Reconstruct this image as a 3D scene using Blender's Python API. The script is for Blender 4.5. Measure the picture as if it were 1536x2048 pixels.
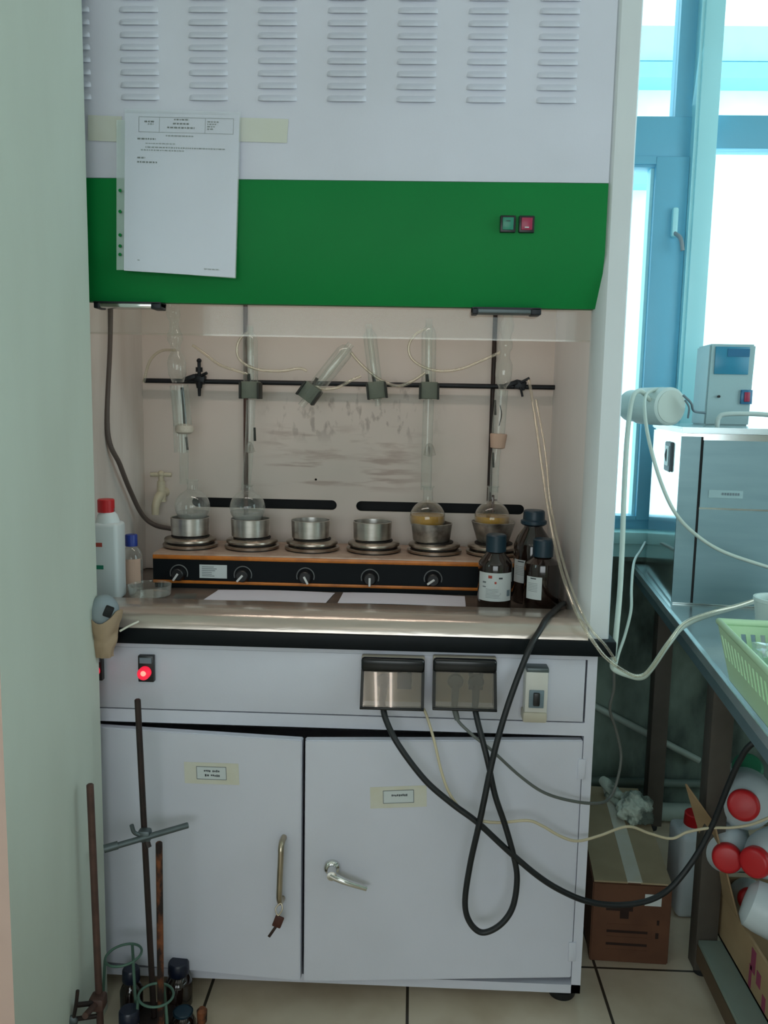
import bpy, bmesh, math, random
from mathutils import Vector, Matrix, noise
R = math.radians
random.seed(7)
for o in list(bpy.data.objects):
    bpy.data.objects.remove(o)
S = bpy.context.scene
COL = S.collection
V = Vector

# ------------------------------------------------------------------ camera
FPX = 1700.0
CAM = V((0.20903, -1.71294, 1.31083))
YAW, PITCH, ROLL = 0.03253, 0.13146, 0.0189
fw = V((-math.sin(YAW) * math.cos(PITCH), math.cos(YAW) * math.cos(PITCH), -math.sin(PITCH)))
r0 = V((math.cos(YAW), math.sin(YAW), 0)); u0 = r0.cross(fw)
rt = r0 * math.cos(ROLL) + u0 * math.sin(ROLL)
up = -r0 * math.sin(ROLL) + u0 * math.cos(ROLL)
cd = bpy.data.cameras.new('camera'); cam = bpy.data.objects.new('camera', cd); COL.objects.link(cam)
cd.sensor_fit = 'VERTICAL'; cd.sensor_height = 32.0; cd.lens = FPX / 2048 * 32.0
cd.clip_start = 0.02; cd.clip_end = 200
cam.matrix_world = Matrix(((rt.x, up.x, -fw.x, CAM.x), (rt.y, up.y, -fw.y, CAM.y), (rt.z, up.z, -fw.z, CAM.z), (0, 0, 0, 1)))
S.camera = cam

# survey helpers: where a sight line of the photograph meets a real plane of the room
def sight(x, y): return fw + rt * ((x - 768) / FPX) - up * ((y - 1024) / FPX)
def A(x, y, Y):
    d = sight(x, y); return CAM + d * ((Y - CAM.y) / d.y)
def AX(x, y, X):
    d = sight(x, y); return CAM + d * ((X - CAM.x) / d.x)
def AZ(x, y, Z):
    d = sight(x, y); return CAM + d * ((Z - CAM.z) / d.z)

# ------------------------------------------------------------------ world, lights, exposure
S.view_settings.view_transform = 'Standard'; S.view_settings.look = 'None'
S.view_settings.gamma = 1.0; S.view_settings.use_curve_mapping = False
S.view_settings.exposure = -1.15
W = bpy.data.worlds.new('sky'); S.world = W; W.use_nodes = True
W.node_tree.nodes['Background'].inputs[0].default_value = (0.78, 0.97, 1.0, 1)
W.node_tree.nodes['Background'].inputs[1].default_value = 5.6
S.cycles.max_bounces = 10; S.cycles.transparent_max_bounces = 24
S.cycles.sample_clamp_indirect = 6.0
S.cycles.caustics_reflective = False; S.cycles.caustics_refractive = False

def area(name, loc, target, sx, sy, power, col):
    l = bpy.data.lights.new(name, 'AREA'); l.shape = 'RECTANGLE'; l.size = sx; l.size_y = sy
    l.energy = power; l.color = col
    o = bpy.data.objects.new(name, l); COL.objects.link(o); o.location = loc
    o.rotation_euler = (V(target) - V(loc)).to_track_quat('-Z', 'Y').to_euler()
    return o
# daylight by the window behind the bench; right, front and left lamps are added
area('daylight_back_window', (1.55, 0.99, 1.75), (1.3, -1, 1.2), 1.1, 1.5, 9, (0.55, 0.90, 1.0))
area('added_light_right', (2.48, -0.9, 1.7), (-0.4, -0.3, 1.3), 1.7, 1.4, 15, (0.66, 0.94, 1.0))  # unseen window light, added to tint the hood front and light the divider
area('added_light_front', (0.0, -4.55, 1.45), (0.0, 0.0, 0.95), 2.6, 1.2, 37, (1.0, 0.93, 0.935))  # unseen window light, added for even light on the hood front
area('added_light_left', (-2.45, -1.7, 1.9), (-0.4, 0.0, 1.7), 1.2, 1.3, 7, (0.55, 0.95, 1.0))  # unseen window light, added for the teal cast at upper left
TUBE_STRENGTH = 10.5
HOOD_LAMP = 3.6

# ------------------------------------------------------------------ materials
def lin(h):
    h = h.lstrip('#'); o = []
    for i in (0, 2, 4):
        c = int(h[i:i + 2], 16) / 255
        o.append(c / 12.92 if c <= 0.04045 else ((c + 0.055) / 1.055) ** 2.4)
    return (*o, 1)
def mat(name, col, rough=0.5, metal=0.0, col2=None, scale=8.0, amt=0.5, bump=0.0, bscale=60, stretch=None, coat=0, alpha=1.0, spec=None, lo=0.4, hi=0.7):
    m = bpy.data.materials.new(name); m.use_nodes = True
    nt = m.node_tree; b = nt.nodes['Principled BSDF']
    col = lin(col) if isinstance(col, str) else (*col, 1)[:4]
    b.inputs['Roughness'].default_value = rough; b.inputs['Metallic'].default_value = metal
    b.inputs['Coat Weight'].default_value = coat
    b.inputs['Alpha'].default_value = alpha
    if spec is not None: b.inputs['Specular IOR Level'].default_value = spec
    tc = nt.nodes.new('ShaderNodeTexCoord'); mp = nt.nodes.new('ShaderNodeMapping')
    nt.links.new(tc.outputs['Object'], mp.inputs[0])
    if stretch: mp.inputs['Scale'].default_value = stretch
    n = nt.nodes.new('ShaderNodeTexNoise'); n.inputs['Scale'].default_value = scale; n.inputs['Detail'].default_value = 6
    nt.links.new(mp.outputs[0], n.inputs['Vector'])
    rp = nt.nodes.new('ShaderNodeValToRGB'); rp.color_ramp.elements[0].position = lo; rp.color_ramp.elements[1].position = hi
    nt.links.new(n.outputs['Fac'], rp.inputs[0])
    mx = nt.nodes.new('ShaderNodeMix'); mx.data_type = 'RGBA'
    c2 = col if col2 is None else (lin(col2) if isinstance(col2, str) else (*col2, 1)[:4])
    if col2 is None: c2 = tuple(c * 0.9 for c in col[:3]) + (1,)
    mu = nt.nodes.new('ShaderNodeMath'); mu.operation = 'MULTIPLY'; mu.inputs[1].default_value = amt
    nt.links.new(rp.outputs[0], mu.inputs[0]); nt.links.new(mu.outputs[0], mx.inputs['Factor'])
    mx.inputs[6].default_value = col; mx.inputs[7].default_value = c2
    nt.links.new(mx.outputs[2], b.inputs['Base Color'])
    if bump > 0:
        n2 = nt.nodes.new('ShaderNodeTexNoise'); n2.inputs['Scale'].default_value = bscale
        nt.links.new(mp.outputs[0], n2.inputs['Vector'])
        bp = nt.nodes.new('ShaderNodeBump'); bp.inputs['Strength'].default_value = bump; bp.inputs['Distance'].default_value = 0.004
        nt.links.new(n2.outputs['Fac'], bp.inputs['Height']); nt.links.new(bp.outputs[0], b.inputs['Normal'])
    return m
def emit(name, col, s):
    m = bpy.data.materials.new(name); m.use_nodes = True; nt = m.node_tree
    b = nt.nodes['Principled BSDF']; b.inputs['Base Color'].default_value = (col[0] * 0.5, col[1] * 0.5, col[2] * 0.5, 1)
    b.inputs['Emission Color'].default_value = col; b.inputs['Emission Strength'].default_value = s
    return m
def clear(name, tint=(0.97, 0.99, 0.98), edge=(0.80, 0.84, 0.82), lo=0.06, hi=0.75, rough=0.03, base=0.05, blend=0.35):
    """thin clear glass or plastic: see-through face on, a pale glossy rim where it turns away"""
    m = bpy.data.materials.new(name); m.use_nodes = True; nt = m.node_tree
    nt.nodes.remove(nt.nodes['Principled BSDF'])
    out = nt.nodes['Material Output']
    t = nt.nodes.new('ShaderNodeBsdfTransparent'); t.inputs[0].default_value = (*tint, 1)
    g = nt.nodes.new('ShaderNodeBsdfGlossy'); g.inputs[0].default_value = (*edge, 1); g.inputs['Roughness'].default_value = rough
    d = nt.nodes.new('ShaderNodeBsdfDiffuse'); d.inputs[0].default_value = (*edge, 1)
    gd = nt.nodes.new('ShaderNodeMixShader'); gd.inputs[0].default_value = 0.35
    nt.links.new(g.outputs[0], gd.inputs[1]); nt.links.new(d.outputs[0], gd.inputs[2])
    lw = nt.nodes.new('ShaderNodeLayerWeight'); lw.inputs[0].default_value = blend
    mr = nt.nodes.new('ShaderNodeMapRange'); mr.inputs[1].default_value = 0; mr.inputs[2].default_value = 1
    mr.inputs[3].default_value = base; mr.inputs[4].default_value = hi
    nt.links.new(lw.outputs['Facing'], mr.inputs[0])
    mx = nt.nodes.new('ShaderNodeMixShader')
    nt.links.new(mr.outputs[0], mx.inputs[0]); nt.links.new(t.outputs[0], mx.inputs[1]); nt.links.new(gd.outputs[0], mx.inputs[2])
    nt.links.new(mx.outputs[0], out.inputs[0])
    return m
M = {}
M['enamel'] = mat('white_enamel', '#d2d4e0', 0.42, col2='#c8cad4', scale=5, amt=0.6, bump=0.03, bscale=220)
M['enamel_edge'] = mat('white_enamel_post', '#d2d8da', 0.4, col2='#c8cdd0', scale=5)
M['green'] = mat('green_enamel', '#017a38', 0.5, col2='#017034', scale=4, amt=0.5, spec=0.18)
M['liner'] = mat('hood_liner', '#e0dad4', 0.55, col2='#c2b7ad', scale=3, amt=0.8, stretch=(2.5, 2.5, 0.6))
M['liner_lit'] = mat('lit_liner', '#e8e6e5', 0.5, col2='#d6d3d0', scale=2, amt=0.5, stretch=(2, 2, 0.6))  # same board as the liner; the light falling on it is in this colour
M['dark'] = mat('dark_recess', '#0d1013', 0.7)
M['black_slab'] = mat('black_slab', '#090f13', 0.45, col2='#0d1418', scale=12, spec=0.18)
M['steel'] = mat('rim_steel', (0.58, 0.51, 0.45), 0.22, 0.66, col2=(0.45, 0.38, 0.33), scale=9, amt=0.8, stretch=(0.5, 3, 3), bump=0.12, bscale=30)
M['worktop'] = mat('worn_worktop', '#8c8078', 0.35, 0.5, col2='#5f5751', scale=14, amt=0.8)
M['brushed'] = mat('brushed_steel', (0.21, 0.32, 0.35), 0.42, 0.85, col2=(0.17, 0.27, 0.30), scale=6, amt=0.5, stretch=(1, 1, 8))
M['side_steel'] = mat('polished_side', (0.75, 0.8, 0.8), 0.12, 1.0, col2=(0.68, 0.72, 0.72), scale=3)
M['bench_steel'] = mat('bench_steel', (0.62, 0.74, 0.76), 0.24, 0.8, col2=(0.45, 0.54, 0.56), scale=7, amt=0.7)
M['alu'] = mat('aluminium', (0.70, 0.69, 0.66), 0.3, 1.0, col2=(0.5, 0.48, 0.45), scale=18, amt=0.7, stretch=(1, 1, 4))
M['alu_worn'] = mat('worn_aluminium', (0.55, 0.53, 0.49), 0.42, 0.9, col2='#3b352f', scale=30, amt=0.8)
M['ring'] = mat('burner_steel', (0.48, 0.42, 0.36), 0.28, 1.0, col2=(0.25, 0.2, 0.16), scale=22, amt=0.8)
M['ring_dark'] = mat('burner_gap', '#1b1613', 0.6)
M['plate_top'] = mat('heater_top', '#bfa795', 0.45, 0.1, col2='#9c8070', scale=26, amt=0.8)
M['orange'] = mat('orange_lip', '#d47d2e', 0.4, col2='#9c5a26', scale=30, amt=0.7)
M['panel_black'] = mat('control_black', '#0c1216', 0.5, spec=0.15)
M['knob'] = mat('knob_black', '#17191b', 0.35)
M['white_mark'] = mat('white_mark', '#d9dbd8', 0.5)
M['grey_mark'] = mat('grey_scale', '#6c7070', 0.5)
M['label'] = mat('paper_label', '#cfd6d6', 0.7, col2='#c4cccd', scale=20)
M['ink'] = mat('faded_ink', '#747b7e', 0.8)
M['ink_dark'] = mat('dark_ink', '#3b4145', 0.8)
M['ink_red'] = mat('red_ink', '#a8483c', 0.8)
M['paper'] = mat('white_paper', '#e6e6f4', 0.8)
M['tape'] = mat('yellowed_tape', '#cdd0c6', 0.4, col2='#c8cab9', scale=15, amt=0.6)
M['tape_label'] = mat('yellow_label_tape', '#d2d1c4', 0.4, col2='#ccc8b2', scale=30, amt=0.6)
M['glass'] = clear('clear_glass', hi=0.7, base=0.03, blend=0.3)
M['glass_flask'] = clear('flask_glass', hi=0.9, base=0.05, blend=0.28, edge=(0.85, 0.86, 0.84))
M['sash_glass'] = clear('sash_glass', tint=(0.97, 0.985, 0.98), hi=0.35, base=0.02, blend=0.1)
M['sash_edge'] = clear('sash_edge', tint=(0.96, 0.96, 0.94), hi=0.2, base=0.08, edge=(0.6, 0.6, 0.58))
M['pane'] = clear('window_glass', tint=(0.93, 0.99, 1.0), hi=0.25, base=0.02, blend=0.1)
M['hose'] = clear('clear_hose', tint=(0.93, 0.91, 0.84), edge=(0.82, 0.78, 0.70), hi=0.85, base=0.16)
M['hose_milky'] = mat('milky_hose', '#c6d6cd', 0.35, col2='#b5c5bb', scale=10, alpha=0.9)
M['hose_grey'] = mat('grey_hose', '#5d534e', 0.5)
M['sleeve'] = clear('plastic_sleeve', tint=(0.95, 0.97, 0.98), edge=(0.85, 0.9, 0.9), hi=0.5, base=0.22, rough=0.35)
M['sleeve_strip'] = clear('sleeve_strip', tint=(0.93, 0.97, 0.96), edge=(0.85, 0.95, 0.93), hi=0.6, base=0.42, rough=0.4)
M['smoke'] = clear('smoked_cover', tint=(0.72, 0.68, 0.62), edge=(0.85, 0.83, 0.82), hi=0.5, base=0.11, rough=0.02, blend=0.12)
for _n in M['smoke'].node_tree.nodes:
    if _n.type == 'MIX_SHADER' and not _n.inputs[0].is_linked: _n.inputs[0].default_value = 0.04
M['smoke_dark'] = mat('smoked_hinge_bar', '#0c0f12', 0.25)
M['socket'] = mat('socket_face', '#b3a795', 0.5)
M['black_rubber'] = mat('black_rubber', '#14181b', 0.5)
M['black_iron'] = mat('black_iron', '#1d2025', 0.45, 0.4)
M['iron_brown'] = mat('brown_iron', '#5a4038', 0.55, 0.2, col2='#3b2a26', scale=25, amt=0.8)
M['iron_dark'] = mat('dark_iron', '#2c2422', 0.5, 0.4, col2='#46322c', scale=20, amt=0.6)
M['rust'] = mat('rusty_rod', '#7a4526', 0.75, 0.1, col2='#1f110c', scale=55, amt=1.0, lo=0.38, hi=0.55, bump=0.4, bscale=120, stretch=(1, 1, 0.5))
M['grey_metal'] = mat('grey_cast', '#5e686a', 0.45, 0.6)
M['green_wire'] = mat('green_wire', '#4f6e60', 0.5, 0.2)
M['clamp_green'] = mat('clamp_green', '#6d7568', 0.6, col2='#5a6156', scale=30)
M['clamp_edge'] = mat('clamp_edge', '#22251f', 0.6)
M['white_stopper'] = mat('cotton_white', '#cfc8ba', 0.9, bump=0.6, bscale=90)
M['pink_stopper'] = mat('pink_cork', '#c7aa97', 0.85, bump=0.3, bscale=90)
M['frosted'] = mat('frosted_joint', '#b5b1a8', 0.6, alpha=0.35)
M['amber_liquid'] = mat('amber_liquid', '#c9993a', 0.15, col2='#b07f28', scale=10, alpha=0.9)
M['liquid_pale'] = mat('pale_liquid', '#b9bfbc', 0.1, alpha=0.35)
M['amber_glass'] = mat('amber_bottle', '#1d130f', 0.12, col2='#2a1a14', scale=4, coat=0.5)
M['cap_dark'] = mat('dark_blue_cap', '#12303f', 0.4, col2='#0e2735', scale=10)
M['cap_navy'] = mat('navy_cap', '#10182c', 0.35)
M['cap_blue'] = mat('blue_cap', '#1d3a94', 0.4)
M['cap_red'] = mat('red_cap', '#c81f26', 0.38, col2='#b81a22', scale=10)
M['bottle_white'] = mat('white_plastic', '#d7e2e4', 0.4, col2='#ccd8da', scale=4)
M['jug'] = mat('translucent_jug', '#ccd6da', 0.35, col2='#bac7cc', scale=6)
M['tap'] = mat('cream_tap', '#d6ccb2', 0.45, col2='#b3a98c', scale=30)
M['chrome'] = mat('chrome', (0.78, 0.78, 0.76), 0.12, 1.0)
M['brass'] = mat('worn_brass', (0.52, 0.45, 0.34), 0.3, 1.0, col2=(0.3, 0.24, 0.17), scale=30)
M['key_leather'] = mat('key_brown', '#4b241a', 0.6)
M['beige_cord'] = mat('beige_cord', '#c9bd9f', 0.5)
M['grey_cord'] = mat('grey_cord', '#5e625e', 0.5)
M['breaker'] = mat('breaker_cream', '#cfcdc6', 0.45)
M['breaker_low'] = mat('breaker_yellowed', '#b9b2a0', 0.5)
M['slate'] = mat('slate_blue', '#6d7f88', 0.5)
M['lamp_red'] = emit('red_lamp', (1.0, 0.02, 0.06, 1), 1.6)
M['lamp_core'] = emit('red_lamp_core', (1.0, 0.30, 0.22, 1), 3.0)
M['rocker_green'] = mat('green_rocker', '#1f7f66', 0.35)
M['rocker_red'] = mat('red_rocker', '#9a2447', 0.35)
M['frame'] = mat('window_frame', (0.17, 0.50, 0.68), 0.4, col2=(0.15, 0.46, 0.63), scale=3)  # pale frame; blue skylight and glare are put into its colour
M['mullion'] = mat('window_mullion', (0.44, 0.86, 0.92), 0.4, col2=(0.40, 0.80, 0.88), scale=3)  # glare on the mullion is put into its colour too
M['sill'] = mat('window_sill', (0.40, 0.78, 0.78), 0.5)
M['part_wall'] = mat('partition_paint', '#cad2c6', 0.8, col2='#bcc1b4', scale=2.2, amt=0.7, bump=0.08, bscale=40, stretch=(1, 1.5, 0.5))
M['part_pink'] = mat('partition_pink', '#cdb0a4', 0.8)
M['wall_paint'] = mat('wall_paint', '#c3c6bf', 0.85)
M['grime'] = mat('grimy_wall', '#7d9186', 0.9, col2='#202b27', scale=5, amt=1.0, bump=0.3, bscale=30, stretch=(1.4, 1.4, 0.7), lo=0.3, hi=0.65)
M['ceiling'] = mat('ceiling_paint', '#dcdcd6', 0.9)
M['pipe'] = mat('pvc_pipe', '#9dada4', 0.5, col2='#7f8f86', scale=12)
M['pipe_dull'] = mat('dull_pipe', '#5f716a', 0.6)
M['leg'] = mat('bench_leg', '#504a43', 0.6, 0.1, col2='#3d3833', scale=12)
M['shelf'] = mat('bench_shelf', '#8b9b92', 0.45, 0.2, col2='#7a8880', scale=9)
M['shelf_edge'] = mat('bench_shelf_edge', '#5a4835', 0.7)
M['card'] = mat('cardboard', '#a6977a', 0.85, col2='#948567', scale=9, amt=0.6)
M['card_brown'] = mat('brown_carton', '#66432f', 0.85, col2='#523424', scale=14, amt=0.7)
M['card_light'] = mat('light_cardboard', '#a58b69', 0.85, col2='#8a7050', scale=7, amt=0.7)
M['card_dark'] = mat('carton_dark_print', '#2b1a14', 0.9)  # dark marks on the carton front: hand hole and print
M['magenta'] = mat('magenta_print', '#8d3a55', 0.85)
M['rag'] = mat('stained_rag', '#c3d2c4', 0.95, col2='#47544c', scale=16, amt=0.9, lo=0.45, hi=0.56)
M['basket'] = mat('mint_basket', '#bfe3bb', 0.45, col2='#b2d8ad', scale=6)
M['bag'] = clear('plastic_bag', tint=(0.9, 0.96, 0.95), edge=(0.9, 0.97, 0.96), hi=0.8, base=0.2, rough=0.15)
M['tub'] = mat('white_tub', '#d3e6e2', 0.4)
M['cream_box'] = mat('instrument_cream', '#9dbcc0', 0.45)  # cream made darker and bluer; its backlit shade is in the colour
M['display'] = mat('display_panel', '#2c86a6', 0.3)
M['display_dark'] = mat('display_window', '#2d6f96', 0.25)
M['spool'] = mat('white_spool', '#c3d6d2', 0.5)
M['spool_end'] = mat('spool_end', '#bccbc3', 0.55)
M['grey_plastic'] = mat('grey_plastic', '#8e9aa0', 0.45)
M['kraft'] = mat('kraft_paper', '#a58e74', 0.8, col2='#8a7258', scale=14, bump=0.5, bscale=25)
M['fixture'] = mat('fixture_white', '#e0e0dc', 0.6)
M['tube_lamp'] = emit('lit_tube', (1.0, 0.93, 0.86, 1), TUBE_STRENGTH)
M['bld_white'] = mat('outside_plaster', '#eef8f8', 0.9, col2='#d5ecec', scale=3, amt=0.6)
M['bld_cyan'] = mat('outside_cyan_band', '#a9e6ea', 0.9)
M['bld_blue'] = mat('outside_blue_band', '#86c6e4', 0.9)

def tile_mat():
    m = bpy.data.materials.new('floor_tiles'); m.use_nodes = True; nt = m.node_tree; b = nt.nodes['Principled BSDF']
    tc = nt.nodes.new('ShaderNodeTexCoord'); mp = nt.nodes.new('ShaderNodeMapping')
    nt.links.new(tc.outputs['Object'], mp.inputs[0])
    mp.inputs['Location'].default_value = (-0.225 * 1, 0.30, 0)
    br = nt.nodes.new('ShaderNodeTexBrick'); br.offset = 0; br.inputs['Scale'].default_value = 1
    br.inputs['Brick Width'].default_value = 0.44; br.inputs['Row Height'].default_value = 0.44
    br.inputs['Mortar Size'].default_value = 0.0035; br.inputs['Mortar Smooth'].default_value = 0.1
    br.inputs['Color1'].default_value = lin('#d4c6b0'); br.inputs['Color2'].default_value = lin('#cdbfa9'); br.inputs['Mortar'].default_value = lin('#3a342c')
    nt.links.new(mp.outputs[0], br.inputs['Vector'])
    n = nt.nodes.new('ShaderNodeTexNoise'); n.inputs['Scale'].default_value = 6; n.inputs['Detail'].default_value = 6
    nt.links.new(tc.outputs['Object'], n.inputs['Vector'])
    mx = nt.nodes.new('ShaderNodeMix'); mx.data_type = 'RGBA'; mx.blend_type = 'MULTIPLY'
    rp = nt.nodes.new('ShaderNodeValToRGB'); rp.color_ramp.elements[0].color = (0.72, 0.66, 0.58, 1); rp.color_ramp.elements[0].position = 0.3
    rp.color_ramp.elements[1].position = 0.6
    nt.links.new(n.outputs['Fac'], rp.inputs[0]); mx.inputs['Factor'].default_value = 0.8
    nt.links.new(br.outputs['Color'], mx.inputs[6]); nt.links.new(rp.outputs[0], mx.inputs[7])
    nt.links.new(mx.outputs[2], b.inputs['Base Color']); b.inputs['Roughness'].default_value = 0.28
    return m
M['tiles'] = tile_mat()

def stain_mat():
    """back liner: pale board with brown splashes and smears burnt on behind the burners (marks of their own, fixed to the board)"""
    m = mat('stained_liner', '#ded1c8', 0.55, col2='#cdc6bc', scale=3, amt=0.7)
    nt = m.node_tree; b = nt.nodes['Principled BSDF']; src = b.inputs['Base Color'].links[0].from_socket
    tc = nt.nodes.new('ShaderNodeTexCoord')
    def layer(src, stretch, scale, lo, hi, col, zc, zr, xc, xr, k):
        mp = nt.nodes.new('ShaderNodeMapping'); mp.inputs['Scale'].default_value = stretch
        nt.links.new(tc.outputs['Object'], mp.inputs[0])
        n = nt.nodes.new('ShaderNodeTexNoise'); n.inputs['Scale'].default_value = scale; n.inputs['Detail'].default_value = 5
        nt.links.new(mp.outputs[0], n.inputs['Vector'])
        r = nt.nodes.new('ShaderNodeMapRange'); r.inputs[1].default_value = lo; r.inputs[2].default_value = hi
        nt.links.new(n.outputs['Fac'], r.inputs[0])
        sx = nt.nodes.new('ShaderNodeSeparateXYZ'); nt.links.new(tc.outputs['Object'], sx.inputs[0])
        f = r.outputs[0]
        for ch, c0, rad in (('X', xc, xr), ('Z', zc, zr)):
            a = nt.nodes.new('ShaderNodeMath'); a.operation = 'SUBTRACT'; a.inputs[1].default_value = c0; nt.links.new(sx.outputs[ch], a.inputs[0])
            ab = nt.nodes.new('ShaderNodeMath'); ab.operation = 'ABSOLUTE'; nt.links.new(a.outputs[0], ab.inputs[0])
            mr = nt.nodes.new('ShaderNodeMapRange'); mr.inputs[1].default_value = rad * 0.5; mr.inputs[2].default_value = rad; mr.inputs[3].default_value = 1; mr.inputs[4].default_value = 0
            nt.links.new(ab.outputs[0], mr.inputs[0])
            mm = nt.nodes.new('ShaderNodeMath'); mm.operation = 'MULTIPLY'; nt.links.new(f, mm.inputs[0]); nt.links.new(mr.outputs[0], mm.inputs[1]); f = mm.outputs[0]
        mk = nt.nodes.new('ShaderNodeMath'); mk.operation = 'MULTIPLY'; mk.inputs[1].default_value = k; nt.links.new(f, mk.inputs[0])
        mx = nt.nodes.new('ShaderNodeMix'); mx.data_type = 'RGBA'; nt.links.new(mk.outputs[0], mx.inputs['Factor'])
        nt.links.new(src, mx.inputs[6]); mx.inputs[7].default_value = lin(col)
        return mx.outputs[2]
    z0 = -0.84
    s = layer(src, (3, 1, 26), 2.2, 0.50, 0.62, '#7a4a35', 1.12, 0.06, 0.02, 0.26, 0.42)     # horizontal streaks
    s = layer(s, (4, 1, 24), 2.0, 0.52, 0.64, '#7a5240', 1.195, 0.05, 0.02, 0.28, 0.36)
    s = layer(s, (16, 1, 8), 3.0, 0.54, 0.64, '#5a463a', 1.28, 0.09, 0.04, 0.26, 0.40)         # drips and specks
    nt.links.new(s, b.inputs['Base Color'])
    return m
M['liner_back'] = stain_mat()

# ------------------------------------------------------------------ mesh building
class B:
    def __init__(self): self.bm = bmesh.new(); self.mats = []
    def mi(self, m):
        if m not in self.mats: self.mats.append(m)
        return self.mats.index(m)
    def _merge(self, t, m):
        i = self.mi(m)
        for f in t.faces: f.material_index = i
        me = bpy.data.meshes.new('t'); t.to_mesh(me); t.free(); self.bm.from_mesh(me); bpy.data.meshes.remove(me)
        return self
    def box(self, c, s, m, rot=None, bev=0.0, seg=2):
        t = bmesh.new(); bmesh.ops.create_cube(t, size=1)
        bmesh.ops.scale(t, vec=s, verts=t.verts)
        if bev > 0: bmesh.ops.bevel(t, geom=list(t.edges), offset=min(bev, min(s) * 0.49), segments=seg, affect='EDGES', profile=0.5)
        mm = Matrix.Translation(c)
        if rot is not None: mm = mm @ (rot.to_matrix().to_4x4() if hasattr(rot, 'to_matrix') else rot.to_4x4())
        t.transform(mm); return self._merge(t, m)
    def span(self, lo, hi, m, bev=0.0, seg=2):
        lo = V(lo); hi = V(hi); return self.box((lo + hi) / 2, hi - lo, m, None, bev, seg)
    def lathe(self, p, prof, m, axis=(0, 0, 1), n=32, cap=True):
        """prof: (radius, height) from the foot at p along axis"""
        t = bmesh.new(); q = V(axis).normalized().to_track_quat('Z', 'Y').to_matrix().to_4x4()
        rings = []
        for r_, h in prof:
            if r_ < 1e-6: rings.append([t.verts.new((0, 0, h))])
            else: rings.append([t.verts.new((r_ * math.cos(2 * math.pi * k / n), r_ * math.sin(2 * math.pi * k / n), h)) for k in range(n)])
        for a, b in zip(rings, rings[1:]):
            for k in range(n):
                k2 = (k + 1) % n
                if len(a) == 1 and len(b) == 1: continue
                if len(a) == 1: t.faces.new((a[0], b[k2], b[k]))
                elif len(b) == 1: t.faces.new((a[k], a[k2], b[0]))
                else: t.faces.new((a[k], a[k2], b[k2], b[k]))
        if cap:
            if len(rings[0]) > 1: t.faces.new(rings[0][::-1])
            if len(rings[-1]) > 1: t.faces.new(rings[-1])
        t.transform(Matrix.Translation(p) @ q); bmesh.ops.recalc_face_normals(t, faces=t.faces)
        return self._merge(t, m)
    def cyl(self, p0, p1, r_, m, r1=None, n=20, bev=0.0):
        p0 = V(p0); p1 = V(p1); L = (p1 - p0).length; r1 = r_ if r1 is None else r1
        prof = [(r_, 0), (r1, L)] if bev <= 0 else [(r_ - bev, 0), (r_, bev), (r1, L - bev), (r1 - bev, L)]
        return self.lathe(p0, prof, m, p1 - p0, n)
    def sphere(self, c, r_, m, n=20):
        t = bmesh.new(); bmesh.ops.create_uvsphere(t, u_segments=n, v_segments=n // 2, radius=1)
        rr = (r_, r_, r_) if not hasattr(r_, '__len__') else r_
        t.transform(Matrix.Translation(c) @ Matrix.Diagonal((*rr, 1))); return self._merge(t, m)
    def tube(self, pts, r_, m, n=10, sub=8, closed=False, cap=True):
        pts = [V(p) for p in pts]; P = []
        if sub > 1 and len(pts) > 2:
            N = len(pts)
            rng = range(N if closed else N - 1)
            for i in rng:
                if closed: a, b, c, d = (pts[(i + k) % N] for k in (-1, 0, 1, 2))
                else:
                    b, c = pts[i], pts[i + 1]; a = pts[i - 1] if i > 0 else b * 2 - c; d = pts[i + 2] if i + 2 < N else c * 2 - b
                for k in range(sub):
                    u = k / sub
                    P.append(0.5 * ((2 * b) + (c - a) * u + (2 * a - 5 * b + 4 * c - d) * u * u + (3 * b - a - 3 * c + d) * u ** 3))
            if not closed: P.append(pts[-1])
        else: P = pts
        t = bmesh.new(); rings = []; prev = None; L = len(P)
        for i, p in enumerate(P):
            if closed: tan = (P[(i + 1) % L] - P[i - 1])
            else: tan = P[min(i + 1, L - 1)] - P[max(i - 1, 0)]
            tan = tan.normalized() if tan.length > 1e-9 else V((0, 0, 1))
            if prev is None: nrm = tan.orthogonal().normalized()
            else:
                nrm = prev - tan * prev.dot(tan); nrm = nrm.normalized() if nrm.length > 1e-6 else tan.orthogonal().normalized()
            prev = nrm; bn = tan.cross(nrm)
            rr = r_(i / max(1, L - 1)) if callable(r_) else r_
            rings.append([t.verts.new(p + (nrm * math.cos(2 * math.pi * k / n) + bn * math.sin(2 * math.pi * k / n)) * rr) for k in range(n)])
        if closed: rings.append(rings[0])
        for a, b in zip(rings, rings[1:]):
            for k in range(n): t.faces.new((a[k], a[(k + 1) % n], b[(k + 1) % n], b[k]))
        if cap and not closed: t.faces.new(rings[0][::-1]); t.faces.new(rings[-1])
        bmesh.ops.recalc_face_normals(t, faces=t.faces)
        return self._merge(t, m)
    def prism(self, poly, d, m, bev=0.0):
        """poly: 3-D corner points of one face; d: the extrusion vector"""
        t = bmesh.new(); vs = [t.verts.new(p) for p in poly]; f = t.faces.new(vs)
        g = bmesh.ops.extrude_face_region(t, geom=[f]); bmesh.ops.translate(t, vec=d, verts=[v for v in g['geom'] if isinstance(v, bmesh.types.BMVert)])
        bmesh.ops.recalc_face_normals(t, faces=t.faces)
        if bev > 0: bmesh.ops.bevel(t, geom=list(t.edges), offset=bev, segments=2, affect='EDGES')
        return self._merge(t, m)
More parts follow.
